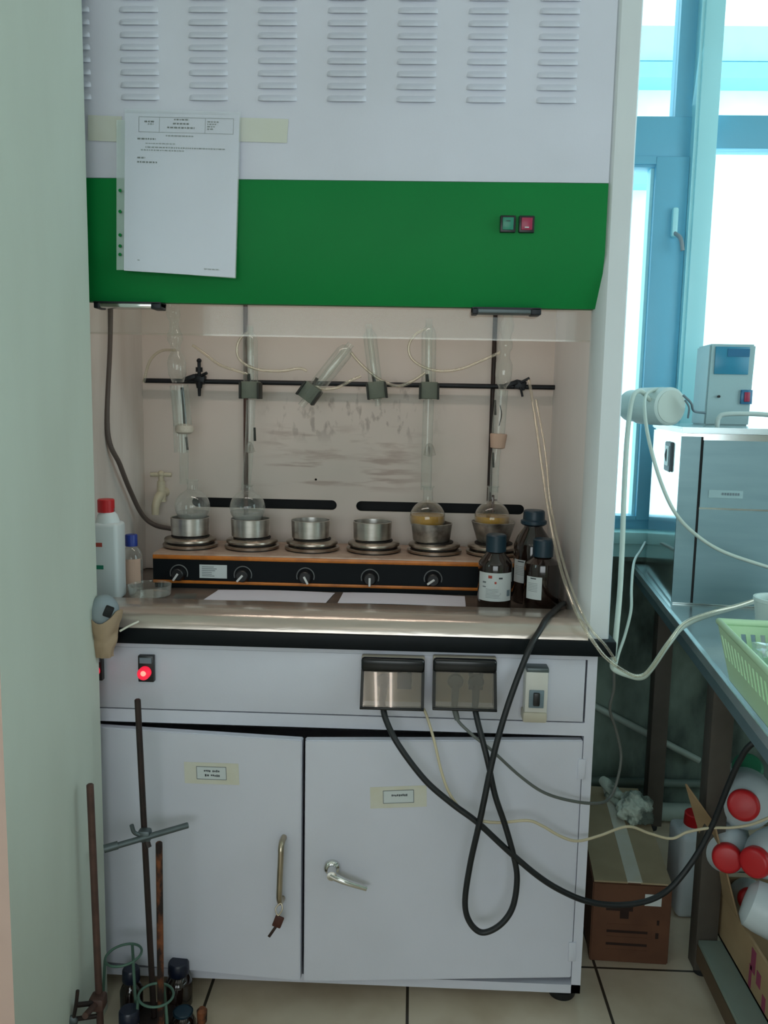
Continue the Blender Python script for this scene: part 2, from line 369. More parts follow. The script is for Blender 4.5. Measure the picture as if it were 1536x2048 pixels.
    def grid(self, fn, nu, nv, m, thick=0.0):
        t = bmesh.new(); g = [[t.verts.new(fn(i / nu, j / nv)) for j in range(nv + 1)] for i in range(nu + 1)]
        for i in range(nu):
            for j in range(nv): t.faces.new((g[i][j], g[i + 1][j], g[i + 1][j + 1], g[i][j + 1]))
        if thick:
            bmesh.ops.recalc_face_normals(t, faces=t.faces)
            bmesh.ops.solidify(t, geom=list(t.faces), thickness=thick)
        return self._merge(t, m)
    def plate(self, outer, holes, y, thick, m):
        """upright plate in the xz plane with cut-outs, front at y, going back by thick"""
        cu = bpy.data.curves.new('t', 'CURVE'); cu.dimensions = '2D'; cu.fill_mode = 'BOTH'; cu.extrude = thick / 2
        for pts in [outer] + holes:
            sp = cu.splines.new('POLY'); sp.points.add(len(pts) - 1); sp.use_cyclic_u = True
            for p, q in zip(sp.points, pts): p.co = (q[0], q[1], 0, 1)
        o = bpy.data.objects.new('t', cu); COL.objects.link(o)
        dg = bpy.context.evaluated_depsgraph_get(); dg.update()
        me = bpy.data.meshes.new_from_object(o.evaluated_get(dg), depsgraph=dg)
        me.transform(Matrix(((1, 0, 0, 0), (0, 0, -1, y + thick / 2), (0, 1, 0, 0), (0, 0, 0, 1))))
        t = bmesh.new(); t.from_mesh(me); bmesh.ops.remove_doubles(t, verts=t.verts, dist=1e-6); bmesh.ops.recalc_face_normals(t, faces=t.faces)
        bpy.data.objects.remove(o); bpy.data.curves.remove(cu); bpy.data.meshes.remove(me)
        return self._merge(t, m)
    def transform(self, mm): self.bm.transform(mm); return self
ORG = {}
def build(name, b, parent=None, label=None, angle=40, origin=None):
    bm = b.bm
    if parent is not None: o0 = ORG[parent.name]
    elif origin is not None: o0 = V(origin)
    else:
        xs = [v.co for v in bm.verts]
        o0 = V(((min(v.x for v in xs) + max(v.x for v in xs)) / 2, (min(v.y for v in xs) + max(v.y for v in xs)) / 2, min(v.z for v in xs)))
    bmesh.ops.translate(bm, vec=-o0, verts=bm.verts)
    me = bpy.data.meshes.new(name); bm.to_mesh(me); bm.free()
    for m in b.mats: me.materials.append(M[m])
    for p in me.polygons: p.use_smooth = True
    me.set_sharp_from_angle(angle=R(angle))
    o = bpy.data.objects.new(name, me); COL.objects.link(o)
    if parent is not None: o.parent = parent
    else: o.location = o0
    ORG[o.name] = o0.copy()
    if label: o['label'] = label
    return o
def tag(o, label, cat, group=None, kind=None):
    o['label'] = label; o['category'] = cat
    if group: o['group'] = group
    if kind: o['kind'] = kind
    return o
def thing(name, loc, label, cat, group=None):
    o = bpy.data.objects.new(name, None); o.empty_display_size = 0.05; COL.objects.link(o); o.location = loc
    ORG[o.name] = V(loc); return tag(o, label, cat, group)
def struct(name, b, **k):
    o = build(name, b, **k); o['kind'] = 'structure'; return o
def kids(o): return [c for c in COL.objects if c.parent == o]
def dup(o, loc, label=None, parent=None, rotz=None):
    c = o.copy(); COL.objects.link(c)
    if parent is None:
        c.location = loc
        if rotz is not None: c.rotation_euler = (0, 0, rotz)
        if label: c['label'] = label
        ORG[c.name] = V(loc)
    else:
        c.parent = parent; ORG[c.name] = ORG[parent.name]
    for k in kids(o): dup(k, None, None, c)
    return c

# ================================================================== SETTING
BW = 0.90      # the back wall's face
XR, XL, YF, ZC = 2.5, -2.4, -4.6, 3.0
struct('floor', B().span((XL, YF, -0.05), (XR, BW, 0), 'tiles'), origin=(0, 0, 0))
struct('ceiling', B().span((XL, YF, ZC), (XR, BW + .2, ZC + 0.1), 'ceiling'))
WX0, WX1, WZ0, WZ1 = 0.57, 2.1, 0.925, 2.75     # window opening in the back wall
b = B()
b.span((XL, BW, 0), (WX0, BW + 0.2, ZC), 'wall_paint').span((WX1, BW, 0), (XR, BW + 0.2, ZC), 'wall_paint')
b.span((WX0, BW, WZ1), (WX1, BW + 0.2, ZC), 'wall_paint')
b.span((WX0, BW, 0), (WX1, BW + 0.2, 0.845), 'grime')
struct('wall_back', b)
def side_wall(name, x0, x1, y0, y1, z0, z1):
    b = B()
    b.span((x0, YF, 0), (x1, y0, ZC), 'wall_paint').span((x0, y1, 0), (x1, BW + .2, ZC), 'wall_paint')
    b.span((x0, y0, 0), (x1, y1, z0), 'wall_paint').span((x0, y0, z1), (x1, y1, ZC), 'wall_paint')
    struct(name, b)
side_wall('wall_right', XR, XR + 0.15, -1.8, 0.0, 0.95, 2.5)
side_wall('wall_left', XL - 0.15, XL, -2.4, -1.0, 1.2, 2.6)
b = B(); b.span((XL, YF - 0.1, 0), (-1.4, YF, ZC), 'wall_paint').span((1.4, YF - 0.1, 0), (XR, YF, ZC), 'wall_paint')
b.span((-1.4, YF - 0.1, 0), (1.4, YF, 0.85), 'wall_paint').span((-1.4, YF - 0.1, 2.3), (1.4, YF, ZC), 'wall_paint')
struct('wall_front', b)
b = B()
b.span((-0.90, -0.465, 0), (-0.42, -0.058, ZC), 'part_wall')
b.bm.faces.ensure_lookup_table(); k = b.mi('part_pink')
for f in b.bm.faces:
    if f.calc_center_median().y < -0.46: f.material_index = k
struct('wall_divider', b)
# sill
b = B(); b.span((WX0, BW - 0.035, 0.888), (WX1, BW + 0.2, 0.925), 'sill', 0.004).span((WX0, BW - 0.012, 0.845), (WX1, BW + 0.2, 0.888), 'sill')
b.span((WX0, BW - 0.02, 0.833), (WX1, BW, 0.845), 'grime')
struct('trim_1', b)
# window: outer frame, transom, mullion, a casement on the left
b = B(); fy0, fy1 = BW + 0.04, BW + 0.10
b.span((WX0, fy0, WZ0), (WX1, fy1, WZ0 + 0.03), 'frame').span((WX0, fy0, WZ1 - 0.05), (WX1, fy1, WZ1), 'frame')
b.span((WX0, fy0, WZ0), (WX0 + 0.05, fy1, WZ1), 'frame').span((WX1 - 0.05, fy0, WZ0), (WX1, fy1, WZ1), 'frame')
b.span((WX0, fy0 - 0.005, 2.005), (1.03, fy1, 2.15), 'frame', 0.004).span((1.03, fy0 - 0.005, 2.06), (WX1, fy1, 2.155), 'frame', 0.004)
b.span((0.985, fy0, WZ0), (1.04, fy1, WZ1), 'frame')
win = struct('window_1', b)
b = B(); b.span((1.012, BW - 0.004, WZ0), (1.068, fy0, WZ1), 'mullion', 0.004).span((1.003, BW + 0.004, WZ0), (1.012, fy0, WZ1), 'mullion')
build('window_mullion', b, win)
b = B(); cx0, cx1 = WX0 + 0.05, 1.003; cz0, cz1 = WZ0 + 0.03, 2.035; y0, y1 = BW + 0.025, BW + 0.085
b.span((0.905, y0, cz0), (cx1, y1, cz1), 'frame', 0.004).span((cx0, y0, cz0), (cx0 + 0.035, y1, cz1), 'frame')
b.span((cx0 + 0.035, y0 + 0.001, cz0), (0.905, y1, cz0 + 0.012), 'frame').span((cx0 + 0.035, y0 + 0.001, cz1 - 0.022), (0.905, y1, cz1), 'frame')
b.span((0.896, y0 + .02, cz0), (0.905, y1, cz1), 'mullion')
build('casement_frame', b, win)
b = B(); b.span((0.955, fy0, 2.15), (0.985, fy1, WZ1), 'frame'); build('upper_stile', b, win)
for x0, x1, z0, z1 in ((cx0 + 0.035, 0.905, cz0, cz1), (cx0, 0.955, 2.15, WZ1), (1.04, WX1 - 0.05, WZ0 + 0.03, 2.06), (1.04, WX1 - 0.05, 2.155, WZ1 - 0.05)):
    build('window_pane', B().span((x0, fy0 + 0.02, z0), (x1, fy0 + 0.024, z1), 'pane'), win)
p = A(1352, 450, BW); b = B()
b.box((p.x, BW + 0.016, p.z + 0.01), (0.018, 0.02, 0.085), 'mullion', bev=0.006).tube([(p.x, BW + .012, p.z - 0.02), (p.x + 0.012, BW - 0.012, p.z - 0.04), (p.x + 0.02, BW - 0.014, p.z - 0.075)], 0.006, 'grey_plastic')
build('window_latch', b, win)

# neighbouring building across the yard
t = thing('building', (3.0, 9.0, 0), 'pale plastered building seen outside through the laboratory window', 'building')
zf = lambda row, Y, px=1500: A(px, row, Y).z
b = B(); b.span((-4, 9, -1), (16, 13, zf(52, 9)), 'bld_white'); build('facade', b, t)
build('roof_band', B().span((-4, 8.7, zf(122, 8.7)), (16, 9, zf(52, 8.7)), 'bld_cyan'), t, 'pale cyan band')
build('ledge', B().span((-4, 8.6, zf(156, 8.6)), (16, 9, zf(124, 8.6)), 'bld_blue'), t, 'bluish ledge')
xg = A(1318, 350, 8.7).x
build('balcony_rail', B().span((xg - 1.5, 8.7, zf(368, 8.7, 1300)), (xg, 9, zf(342, 8.7, 1300)), 'bld_blue'), t)

# ceiling lights
def fixture(x, y, label):
    t = thing('ceiling_light', (x, y, ZC), label, 'ceiling light', 'three tube fluorescent ceiling lights')
    build('housing', B().span((x - 0.3, y - 0.62, ZC - 0.06), (x + 0.3, y + 0.62, ZC - 0.002), 'fixture'), t)
    for k in (-0.1, 0, 0.1):
        build('tube', B().cyl((x + k, y - 0.6, ZC - 0.085), (x + k, y + 0.6, ZC - 0.085), 0.008, 'tube_lamp', n=12), t)
fixture(0.0, -3.55, 'lit three tube ceiling light farthest behind the photographer')
fixture(-1.3, -3.2, 'lit three tube ceiling light nearest the left wall')
fixture(1.6, -2.6, 'lit three tube ceiling light nearest the right wall')

# ================================================================== FUME HOOD
hood = thing('fume_hood', (0, 0.35, 0), 'tall white fume hood with green front band, raised glass sash and two cupboard doors', 'fume hood')
HB = 0.78; TOPZ = 2.45
# side panels with their front posts
for s, inner in ((1, 0.575), (-1, 0.575)):
    poly = [(s * 0.562, 0.03), (s * 0.573, 0.004), (s * 0.580, -0.002), (s * 0.617, -0.002), (s * 0.620, 0.002), (s * 0.620, HB), (s * inner, HB), (s * inner, 0.06), (s * 0.562, 0.05)]
    b = B(); b.prism([(x, y, 0.832) for x, y in poly], (0, 0, TOPZ - 0.832), 'enamel_edge'); build('side_panel', b, hood)
build('upper_panel', None or (lambda b: b)(B().span((-0.5725, 0.0, 1.7305), (0.5725, 0.02, TOPZ), 'enamel')), hood)
PX = 0.133
for i in range(8):
    xc = (i - 3.5) * PX; louv = B()
    for j in range(13):
        z = 1.8735 + j * 0.0226
        w = 0.0385
        n = 10; ring = []
        prof = [(-w, 0), (-w + 0.003, 0.5), (-w + 0.008, 0.9), (-w + 0.014, 1), (w - 0.014, 1), (w - 0.008, 0.9), (w - 0.003, 0.5), (w, 0)]
        def fn(u, v, prof=prof, xc=xc, z=z):
            q = u * (len(prof) - 1); i0 = min(int(q), len(prof) - 2); f = q - i0
            x = prof[i0][0] * (1 - f) + prof[i0 + 1][0] * f; h = prof[i0][1] * (1 - f) + prof[i0 + 1][1] * f
            return (xc + x, 0.001 - 0.0075 * h * min(1, (1 - v) * 1.25) , z + 0.0145 * v + 0.003 * (1 - h) * (1 - v))
        louv.grid(fn, 7, 4, 'enamel')
        louv.prism([(xc + x, 0.0008 - 0.0072 * h, z + 0.003 * (1 - h)) for x, h in prof], (0, 0, 0.0004), 'enamel')
    build('louvre_bank', louv, hood)
# green valance, lower part leaning back
b = B()
prof = [(0.0, 1.7300), (-0.003, 1.7285), (-0.003, 1.600), (0.026, 1.4965), (0.05, 1.4965), (0.05, 1.73)]
b.prism([(-0.5715, y, z) for y, z in prof], (1.143, 0, 0), 'green'); val = build('valance', b, hood, 'green enamel front band')
for x0, x1, m_, rk in ((0.367, 0.397, 'rocker_green', 1), (0.403, 0.433, 'rocker_red', 0)):
    sw = build('rocker_switch', B().span((x0, -0.010, 1.635), (x1, -0.002, 1.667), 'knob', 0.002), val)
    b = sw
    bb = B(); bb.box(((x0 + x1) / 2, -0.011, 1.651), (0.021, 0.006, 0.023), m_, Matrix.Rotation(R(5), 3, 'X'), 0.001)
    if rk: bb.box(((x0 + x1) / 2, -0.0145, 1.6555), (0.008, 0.001, 0.0015), 'ink_dark')
    else: bb.box(((x0 + x1) / 2, -0.0145, 1.644), (0.008, 0.001, 0.002), 'label')
    o = build('rocker', bb, val)
# sash glass with two handles
b = B(); b.span((-0.565, 0.052, 1.437), (0.565, 0.056, 1.98), 'sash_glass'); sash = build('sash', b, hood, 'raised clear glass sash')
build('sash_edge', B().span((-0.565, 0.0515, 1.434), (0.565, 0.0565, 1.4375), 'sash_edge'), sash)
for x0, x1, m_ in ((-0.438, -0.302, 'chrome'), (0.320, 0.456, 'grey_metal')):
    bb = B(); bb.span((x0, 0.012, 1.484), (x1, 0.05, 1.4955), m_, 0.003)
    bb.span((x0, 0.010, 1.482), (x0 + 0.012, 0.05, 1.4958), 'black_iron', 0.002).span((x1 - 0.02, 0.010, 1.482), (x1, 0.05, 1.4958), 'black_iron', 0.002)
    bb.span((x0, 0.010, 1.4925), (x1, 0.05, 1.4958), 'black_iron')
    build('sash_handle', bb, sash)
# liner
def slot(x0, x1, z0, z1):
    r_ = (z1 - z0) / 2; zc = (z0 + z1) / 2; p = []
    for k in range(9): a = R(-90 + 180 * k / 8); p.append((x1 - r_ + r_ * math.cos(a), zc + r_ * math.sin(a)))
    for k in range(9): a = R(90 + 180 * k / 8); p.append((x0 + r_ + r_ * math.cos(a), zc + r_ * math.sin(a)))
    return p
b = B(); b.plate([(-0.57, 0.842), (0.575, 0.842), (0.575, 2.0), (-0.57, 2.0)], [slot(-0.385, 0.008, 1.0135, 1.040), slot(0.060, 0.510, 1.0125, 1.0395),
    slot(-0.052, -0.046, 1.092, 1.098)], 0.55, 0.006, 'liner_back')
build('back_liner', b, hood)
build('cavity_shade', B().span((-0.57, 0.60, 0.90), (0.575, 0.605, 1.2), 'dark'), hood)  # dark sheet standing in for the shade behind the slots
build('rear_panel', B().span((-0.575, HB - 0.01, 0.832), (0.575, HB, TOPZ), 'enamel'), hood)
b = B(); b.prism([(-0.513, 0.55, 0.842), (-0.5655, 0.07, 0.842), (-0.5735, 0.07, 0.842), (-0.5735, 0.55, 0.842)], (0, 0, 1.16), 'liner'); build('side_liner', b, hood)
b = B(); b.prism([(0.5735, 0.55, 0.842), (0.5735, 0.07, 0.842), (0.5725, 0.07, 0.842), (0.5725, 0.55, 0.842)], (0, 0, 1.16), 'liner_lit'); build('side_liner', b, hood)
lampo = build('hood_lamp', B().span((-0.40, 0.10, 1.975), (0.40, 0.15, 1.999), 'fixture', 0.004), hood, 'lamp housing under the hood roof')
hl = area('hood_lamp_light', (0, 0.125, 1.972), (0.0, 0.25, 0.9), 0.78, 0.04, HOOD_LAMP, (1.0, 0.865, 0.77))
build('inner_roof', B().span((-0.573, 0.06, 2.0), (0.573, 0.556, 2.01), 'liner'), hood)
# worktop, steel rim, black slab
build('worktop', B().span((-0.574, 0.10, 0.832), (0.574, 0.556, 0.84), 'worktop'), hood)
prof = [(0.13, 0.8405), (0.122, 0.860), (0.112, 0.8645), (0.032, 0.8680), (0.022, 0.8672), (0.012, 0.8648), (0.003, 0.8605), (-0.004, 0.8550), (-0.0095, 0.8485), (-0.0135, 0.8410), (-0.0155, 0.8320), (0.0, 0.832), (0.1, 0.832)]
build('steel_rim', B().prism([(-0.5745, y, z) for y, z in prof], (1.1495, 0, 0), 'steel'), hood, 'rounded stainless steel rim', angle=60)
b = B(); b.span((-0.632, -0.022, 0.799), (0.632, HB, 0.832), 'black_slab', 0.004); build('slab', b, hood)
# base cabinet: carcass, rails, doors
b = B()
b.span((-0.60, 0.0, 0.036), (-0.582, 0.75, 0.799), 'enamel').span((0.580, 0.0, 0.036), (0.60, 0.75, 0.799), 'enamel')
b.span((-0.6, 0.73, 0.036), (0.6, 0.75, 0.799), 'enamel').span((-0.6, 0, 0.036), (0.6, 0.75, 0.056), 'enamel')
b.span((-0.582, 0.0, 0.622), (0.580, 0.02, 0.650), 'enamel')
b.span((-0.582, 0.0, 0.786), (0.580, 0.02, 0.799), 'enamel')
b.span((-0.582, 0.02, 0.612), (0.580, 0.73, 0.622), 'dark')
build('carcass', b, hood)
b = B(); b.span((-0.578, -0.001, 0.6525), (0.576, 0.018, 0.786), 'enamel', 0.0015); dp = build('switch_panel', b, hood)
for x in (0.54, -0.54):
    for y in (0.05, 0.65):
        build('foot', B().lathe((x + 0.03 * (1 if x > 0 else -1), y + 0.0, 0.0), [(0.028, 0), (0.030, 0.004), (0.030, 0.016), (0.018, 0.02), (0.012, 0.036)], 'black_rubber'), hood)
def door(sgn, hx, name_label):
    L = 0.583; a = math.asin(0.047 / L)
    hp = V((hx, 0.0, 0))
    di = V((-sgn * math.cos(a), -math.sin(a), 0)); nr = V((-sgn * math.sin(a), math.cos(a), 0)) * 1.0
    if nr.y > 0: nr = -nr          # outward
    def P(s, o_, z): return hp + di * s + nr * o_ + V((0, 0, z))
    b = B(); z0, z1 = 0.0725, 0.6125; T = 0.0
    poly = [P(0, 0, z0), P(L - 0.004, 0, z0), P(L - 0.004, 0, z1), P(0, 0, z1)]
    b.prism(poly, -nr * 0.02, 'enamel', 0.002)
    return b, P
b, PR = door(1, 0.579, ''); doorR = build('door', b, hood, 'cupboard door with the chrome lever, standing ajar')
b, PL = door(-1, -0.583, ''); doorL = build('door', b, hood, 'cupboard door with the upright bar pull, standing ajar')
for z in (0.55, 0.135): build('hinge', B().span((0.570, -0.004, z - 0.022), (0.586, 0.004, z + 0.022), 'enamel', 0.0015), hood)
def on_door(P, px, py, sgn, hx, off):
    """local (s, z) on the door face under a sight line"""
    q0 = P(0, off, 0); q1 = P(1, off, 0); dd = q1 - q0; nrm = V((dd.y, -dd.x, 0)).normalized()
    d = sight(px, py); k = (q0 - CAM).dot(nrm) / d.dot(nrm); w = CAM + d * k
    return (w - q0).dot(dd.normalized()), w.z
def door_label(par, P, lab, tape, tilt, lines):
    s, z = on_door(P, *lab, 0, 0, 0.0005)
    s1 = P(s, 0, 0)
    ex = (P(1, 0, 0) - P(0, 0, 0)).normalized(); ex = ex if ex.x > 0 else -ex
    out = (P(0, 1, 0) - P(0, 0, 0)).normalized()
    ez = V((0, 0, 1)); q = Matrix.Rotation(tilt, 3, out); ex = q @ ex; ez = q @ ez
    c = P(s, 0, z)
    def quad(b, cx, cz, w, h, o_, m):
        p = c + ex * cx + ez * cz + out * o_
        b.prism([p - ex * w / 2 - ez * h / 2, p + ex * w / 2 - ez * h / 2, p + ex * w / 2 + ez * h / 2, p - ex * w / 2 + ez * h / 2], out * 0.0003, m)
    b = B(); quad(b, 0, -0.001, 0.118, 0.047, 0.0003, 'tape_label'); quad(b, 0, 0, 0.064, 0.0275, 0.0008, 'label')
    for dz in (-0.0137, 0.0137): quad(b, 0, dz, 0.064, 0.0012, 0.0012, 'ink')
    for dx in (-0.0318, 0.0318): quad(b, dx, 0, 0.0012, 0.0275, 0.0012, 'ink')
    for cz, words in lines:
        for cx, w in words:
            n = max(2, int(w / 0.0035))
            for k in range(n):
                quad(b, cx - w / 2 + (k + 0.5) * w / n, cz + random.uniform(-0.0006, 0.0006), w / n * 0.7, random.uniform(0.0030, 0.0052), 0.0012, 'ink_dark')
    build('name_label', b, par, 'small printed paper label under yellowed tape')
door_label(doorL, PL, (423, 1546), None, R(2.0), [(0.0048, [(-0.009, 0.015), (0.010, 0.016)]), (-0.0052, [(-0.010, 0.010), (0.008, 0.020)])])
door_label(doorR, PR, (797, 1593), None, R(2.0), [(0.003, [(0.002, 0.034)])])
# bar pull on the left door
s0, z0 = on_door(PL, 568, 1674, 0, 0, 0.0); s1, z1 = on_door(PL, 565, 1796, 0, 0, 0.0)
b = B(); b.tube([PL(s0, -0.001, z0), PL(s0, 0.018, z0 - 0.002), PL(s0, 0.027, z0 - 0.012), PL(s0, 0.029, z0 - 0.03)] + [PL(s1, 0.029, z1 + 0.03), PL(s1, 0.027, z1 + 0.012), PL(s1, 0.018, z1 + 0.002), PL(s1, -0.001, z1)], 0.0062, 'brass', n=12)
build('bar_pull', b, doorL, 'worn brass bar pull')
kp = PL(s1, 0.036, z1 - 0.004)
# lever on the right door
s0, z0 = on_door(PR, 664, 1734, 0, 0, 0.0)
b = B(); o0 = PR(s0, 0, z0); outR = (PR(0, 1, 0) - PR(0, 0, 0))
b.lathe(o0, [(0.0175, -0.001), (0.0175, 0.004), (0.015, 0.008), (0.0105, 0.010), (0.0095, 0.03), (0.010, 0.036), (0.0, 0.038)], 'chrome', outR, 24)
a0 = o0 + outR * 0.031; tip = PR(s0 - 0.072, 0.030, z0 - 0.031); mid = PR(s0 - 0.035, 0.034, z0 - 0.016)
b.tube([a0 + V((-0.004, 0, 0.001)), a0 + V((0.012, 0, -0.007)), mid, tip], lambda u: 0.0085 - 0.003 * u, 'chrome', n=12)
build('lever_handle', b, doorR, 'chrome lever handle')
# indicator lamps and sockets on the switch panel
for x, full in ((-0.338, 1), (-0.4465, 0)):
    b = B(); b.span((x - 0.0165, -0.014, 0.715), (x + 0.0165, -0.0005, 0.772), 'knob', 0.002)
    b.span((x - 0.0125, -0.0155, 0.756), (x + 0.0125, -0.0135, 0.768), 'slate')
    ind = build('indicator', b, dp, 'black lamp holder with a plate above it')
    b = B(); b.lathe((x - 0.001, -0.013, 0.737), [(0.0130, 0), (0.0130, 0.015), (0.010, 0.021), (0.0, 0.024)], 'lamp_red', (0, -1, 0), 24)
    b.lathe((x + 0.001, -0.0345, 0.740), [(0.006, 0), (0.004, 0.003), (0, 0.004)], 'lamp_core', (0, -1, 0), 16)
    build('red_lamp', b, ind, 'glowing red lamp')
def socket(xc, zc, plugs, lbl):
    w, h = 0.130, 0.097; T = 0.047
    b = B(); b.span((xc - w / 2, -0.018, zc - h / 2), (xc + w / 2, -0.0005, zc + h / 2), 'socket', 0.003)
    so = build('power_socket', b, dp, lbl)
    b = B()
    for dx in (-0.018, 0.024):
        b.lathe((xc + dx, -0.017, zc - 0.002), [(0.019, 0), (0.019, 0.003), (0.016, 0.003), (0.016, 0.001), (0, 0.001)], 'breaker_low', (0, -1, 0), 24)
        if dx > 0: b.box((xc + dx, -0.0185, zc - 0.002), (0.030, 0.004, 0.036), 'knob', None, 0.004)
        for k in (-0.006, 0.006): b.cyl((xc + dx + k, -0.018, zc - 0.002), (xc + dx + k, -0.0195, zc - 0.002), 0.0024, 'knob', n=10)
    build('outlet', b, so)
    # smoked flap cover: hinge bar on top, front sheet leaning outwards to the bottom
    b = B(); b.span((xc - w / 2, -0.036, zc + 0.020), (xc + w / 2, -0.018, zc + h / 2), 'smoke_dark', 0.006)
    yt, ybm, zt_, zb_ = -0.028, -0.0628, zc + 0.022, zc - h / 2
    for sx in (-1, 1):
        xq = xc + sx * (w / 2 - 0.003)
        b.prism([(xq - 0.003, -0.018, zt_), (xq - 0.003, yt, zt_), (xq - 0.003, ybm, zb_), (xq - 0.003, -0.018, zb_)], (0.006, 0, 0), 'smoke_dark')
    b.span((xc - w / 2, ybm - 0.002, zb_ - 0.001), (xc + w / 2, ybm + 0.012, zb_ + 0.004), 'smoke_dark', 0.001)
    def fn(u, v): return (xc - w / 2 + 0.006 + u * (w - 0.012), yt + (ybm - yt) * v, zt_ + (zb_ - zt_) * v)
    b.grid(fn, 2, 8, 'smoke', 0.0015)
    build('flap_cover', b, so, 'smoked clear flap cover', angle=60)
socket(0.1785, 0.7385, 1, 'double socket under a smoked flap with black cord')
socket(0.3255, 0.7415, 1, 'double socket under a smoked flap beside the breaker')
b = B(); b.span((0.449, -0.036, 0.676), (0.495, -0.0005, 0.768), 'breaker', 0.003).span((0.446, -0.040, 0.662), (0.495, -0.0005, 0.684), 'breaker_low', 0.004)
b.span((0.451, -0.034, 0.766), (0.496, -0.0005, 0.776), 'grey_metal', 0.002)
br = build('breaker_switch', b, dp, 'cream circuit breaker box')
b = B(); b.span((0.457, -0.040, 0.694), (0.487, -0.0355, 0.731), 'slate', 0.001).span((0.465, -0.047, 0.700), (0.478, -0.039, 0.727), 'knob', 0.002)
build('toggle', b, br)
# water tap on the back liner
tp = A(330, 985, 0.55); b = B()
tx = -0.458
b.cyl((tx, 0.552, 1.052), (tx, 0.515, 1.052), 0.013, 'tap').cyl((tx, 0.516, 1.030), (tx, 0.516, 1.085), 0.0125, 'tap', r1=0.010)
b.tube([(tx, 0.516, 1.05), (tx - 0.004, 0.500, 1.040), (tx - 0.008, 0.492, 1.022), (tx - 0.009, 0.491, 0.998)], lambda u: 0.0125 - 0.003 * u, 'tap', n=12)
tap = build('water_tap', b, hood, 'cream water tap')
b = B(); b.cyl((tx, 0.516, 1.083), (tx, 0.516, 1.100), 0.007, 'tap').cyl((tx - 0.027, 0.512, 1.102), (tx + 0.027, 0.52, 1.102), 0.0055, 'tap').sphere((tx, 0.516, 1.104), 0.009, 'tap')
build('tap_handle', b, tap)

# key on the bar pull
t = thing('door_key', kp, 'small brown tagged key hanging from the bar pull of the left door', 'key')
b = B(); q = kp
b.tube([q + V((0.004, 0.004, 0.012)), q + V((0.008, 0, 0.002)), q + V((0.0, -0.004, -0.010)), q + V((-0.006, 0, 0.002))], 0.0016, 'brass', closed=True)
build('key_ring', b, t)
build('key_tag', B().box(q + V((0.0, -0.004, -0.024)), (0.019, 0.005, 0.026), 'key_leather', Matrix.Rotation(R(20), 3, 'Y'), 0.003), t)
build('key_blade', B().box(q + V((-0.012, -0.004, -0.047)), (0.006, 0.003, 0.028), 'iron_dark', Matrix.Rotation(R(32), 3, 'Y'), 0.001), t)

# document in a clear sleeve, taped to the hood front
t = thing('document_sleeve', (-0.25, -0.012, 1.55), 'printed sheet in a clear punched plastic sleeve taped over the green band', 'document')
def sheet_pt(px, py, lift): return A(px, py, -0.006 - lift)
TL, TR, BR, BL = (250, 226), (479, 231), (470, 555), (248, 541)
def lerp2(u, v, c=(TL, TR, BR, BL)):
    x = (c[0][0] * (1 - u) + c[1][0] * u) * (1 - v) + (c[3][0] * (1 - u) + c[2][0] * u) * v
    y = (c[0][1] * (1 - u) + c[1][1] * u) * (1 - v) + (c[3][1] * (1 - u) + c[2][1] * u) * v
    return x, y
def lift(u, v): return 0.002 + 0.010 * v + 0.007 * math.sin(3.0 * v + 1.2 * u) * 0.4 + 0.004 * u * v * v
def fnp(u, v):
    x, y = lerp2(u, v); return sheet_pt(x, y, lift(u, v))
b = B(); b.grid(fnp, 16, 20, 'paper', 0.0003)
def mark(b, u0, v0, u1, v1, m):
    b.grid(lambda a, c: sheet_pt(*lerp2(u0 + a * (u1 - u0), v0 + c * (v1 - v0)), lift(u0 + a * (u1 - u0), v0 + c * (v1 - v0)) + 0.0009), 4, 1, m)
def words(b, u0, u1, v, h, m, k=0.02):
    u = u0
    while u < u1:
        w = random.uniform(0.5, 1.5) * k; mark(b, u, v, min(u + w, u1), v + h, m); u += w + k * 0.35
for v in (0.02, 0.115): mark(b, 0.12, v, 0.95, v + 0.003, 'ink')
for u in (0.12, 0.30, 0.70, 0.947): mark(b, u, 0.02, u + 0.004, 0.118, 'ink')
words(b, 0.17, 0.26, 0.045, 0.010, 'ink_dark'); words(b, 0.20, 0.25, 0.062, 0.008, 'ink')
words(b, 0.43, 0.56, 0.030, 0.009, 'ink_dark'); words(b, 0.42, 0.56, 0.055, 0.010, 'ink_dark'); words(b, 0.37, 0.61, 0.080, 0.010, 'ink_dark')
for v in (0.04, 0.055, 0.07, 0.085): words(b, 0.72, 0.86 - v, v, 0.008, 'ink')
words(b, 0.36, 0.60, 0.133, 0.008, 'ink'); words(b, 0.11, 0.27, 0.155, 0.010, 'ink_dark')
words(b, 0.18, 0.45, 0.185, 0.006, 'ink'); words(b, 0.18, 0.88, 0.208, 0.008, 'ink'); words(b, 0.14, 0.52, 0.227, 0.007, 'ink')
words(b, 0.11, 0.18, 0.275, 0.010, 'ink_dark'); words(b, 0.11, 0.29, 0.302, 0.010, 'ink_dark')
words(b, 0.72, 0.86, 0.955, 0.008, 'ink'); words(b, 0.12, 0.14, 0.925, 0.006, 'ink')
build('sheet', b, t)
c2 = ((249, 218), (482, 224), (472, 557), (249, 540))
b = B(); b.grid(lambda u, v: sheet_pt(*lerp2(u, v, c2), lift(u, v) + 0.002), 8, 12, 'sleeve')
b.grid(lambda u, v: A(233 + 17 * u, 240 + v * 300, -0.005 - 0.007 * v), 2, 8, 'sleeve_strip')
for py in (381, 423, 470, 492, 509):
    p = A(240, py, -0.0135); b.lathe(p, [(0.0032, 0), (0.0032, 0.0006)], 'green', (0, -1, 0), 12)
build('sleeve', b, t, 'clear punched plastic sleeve')
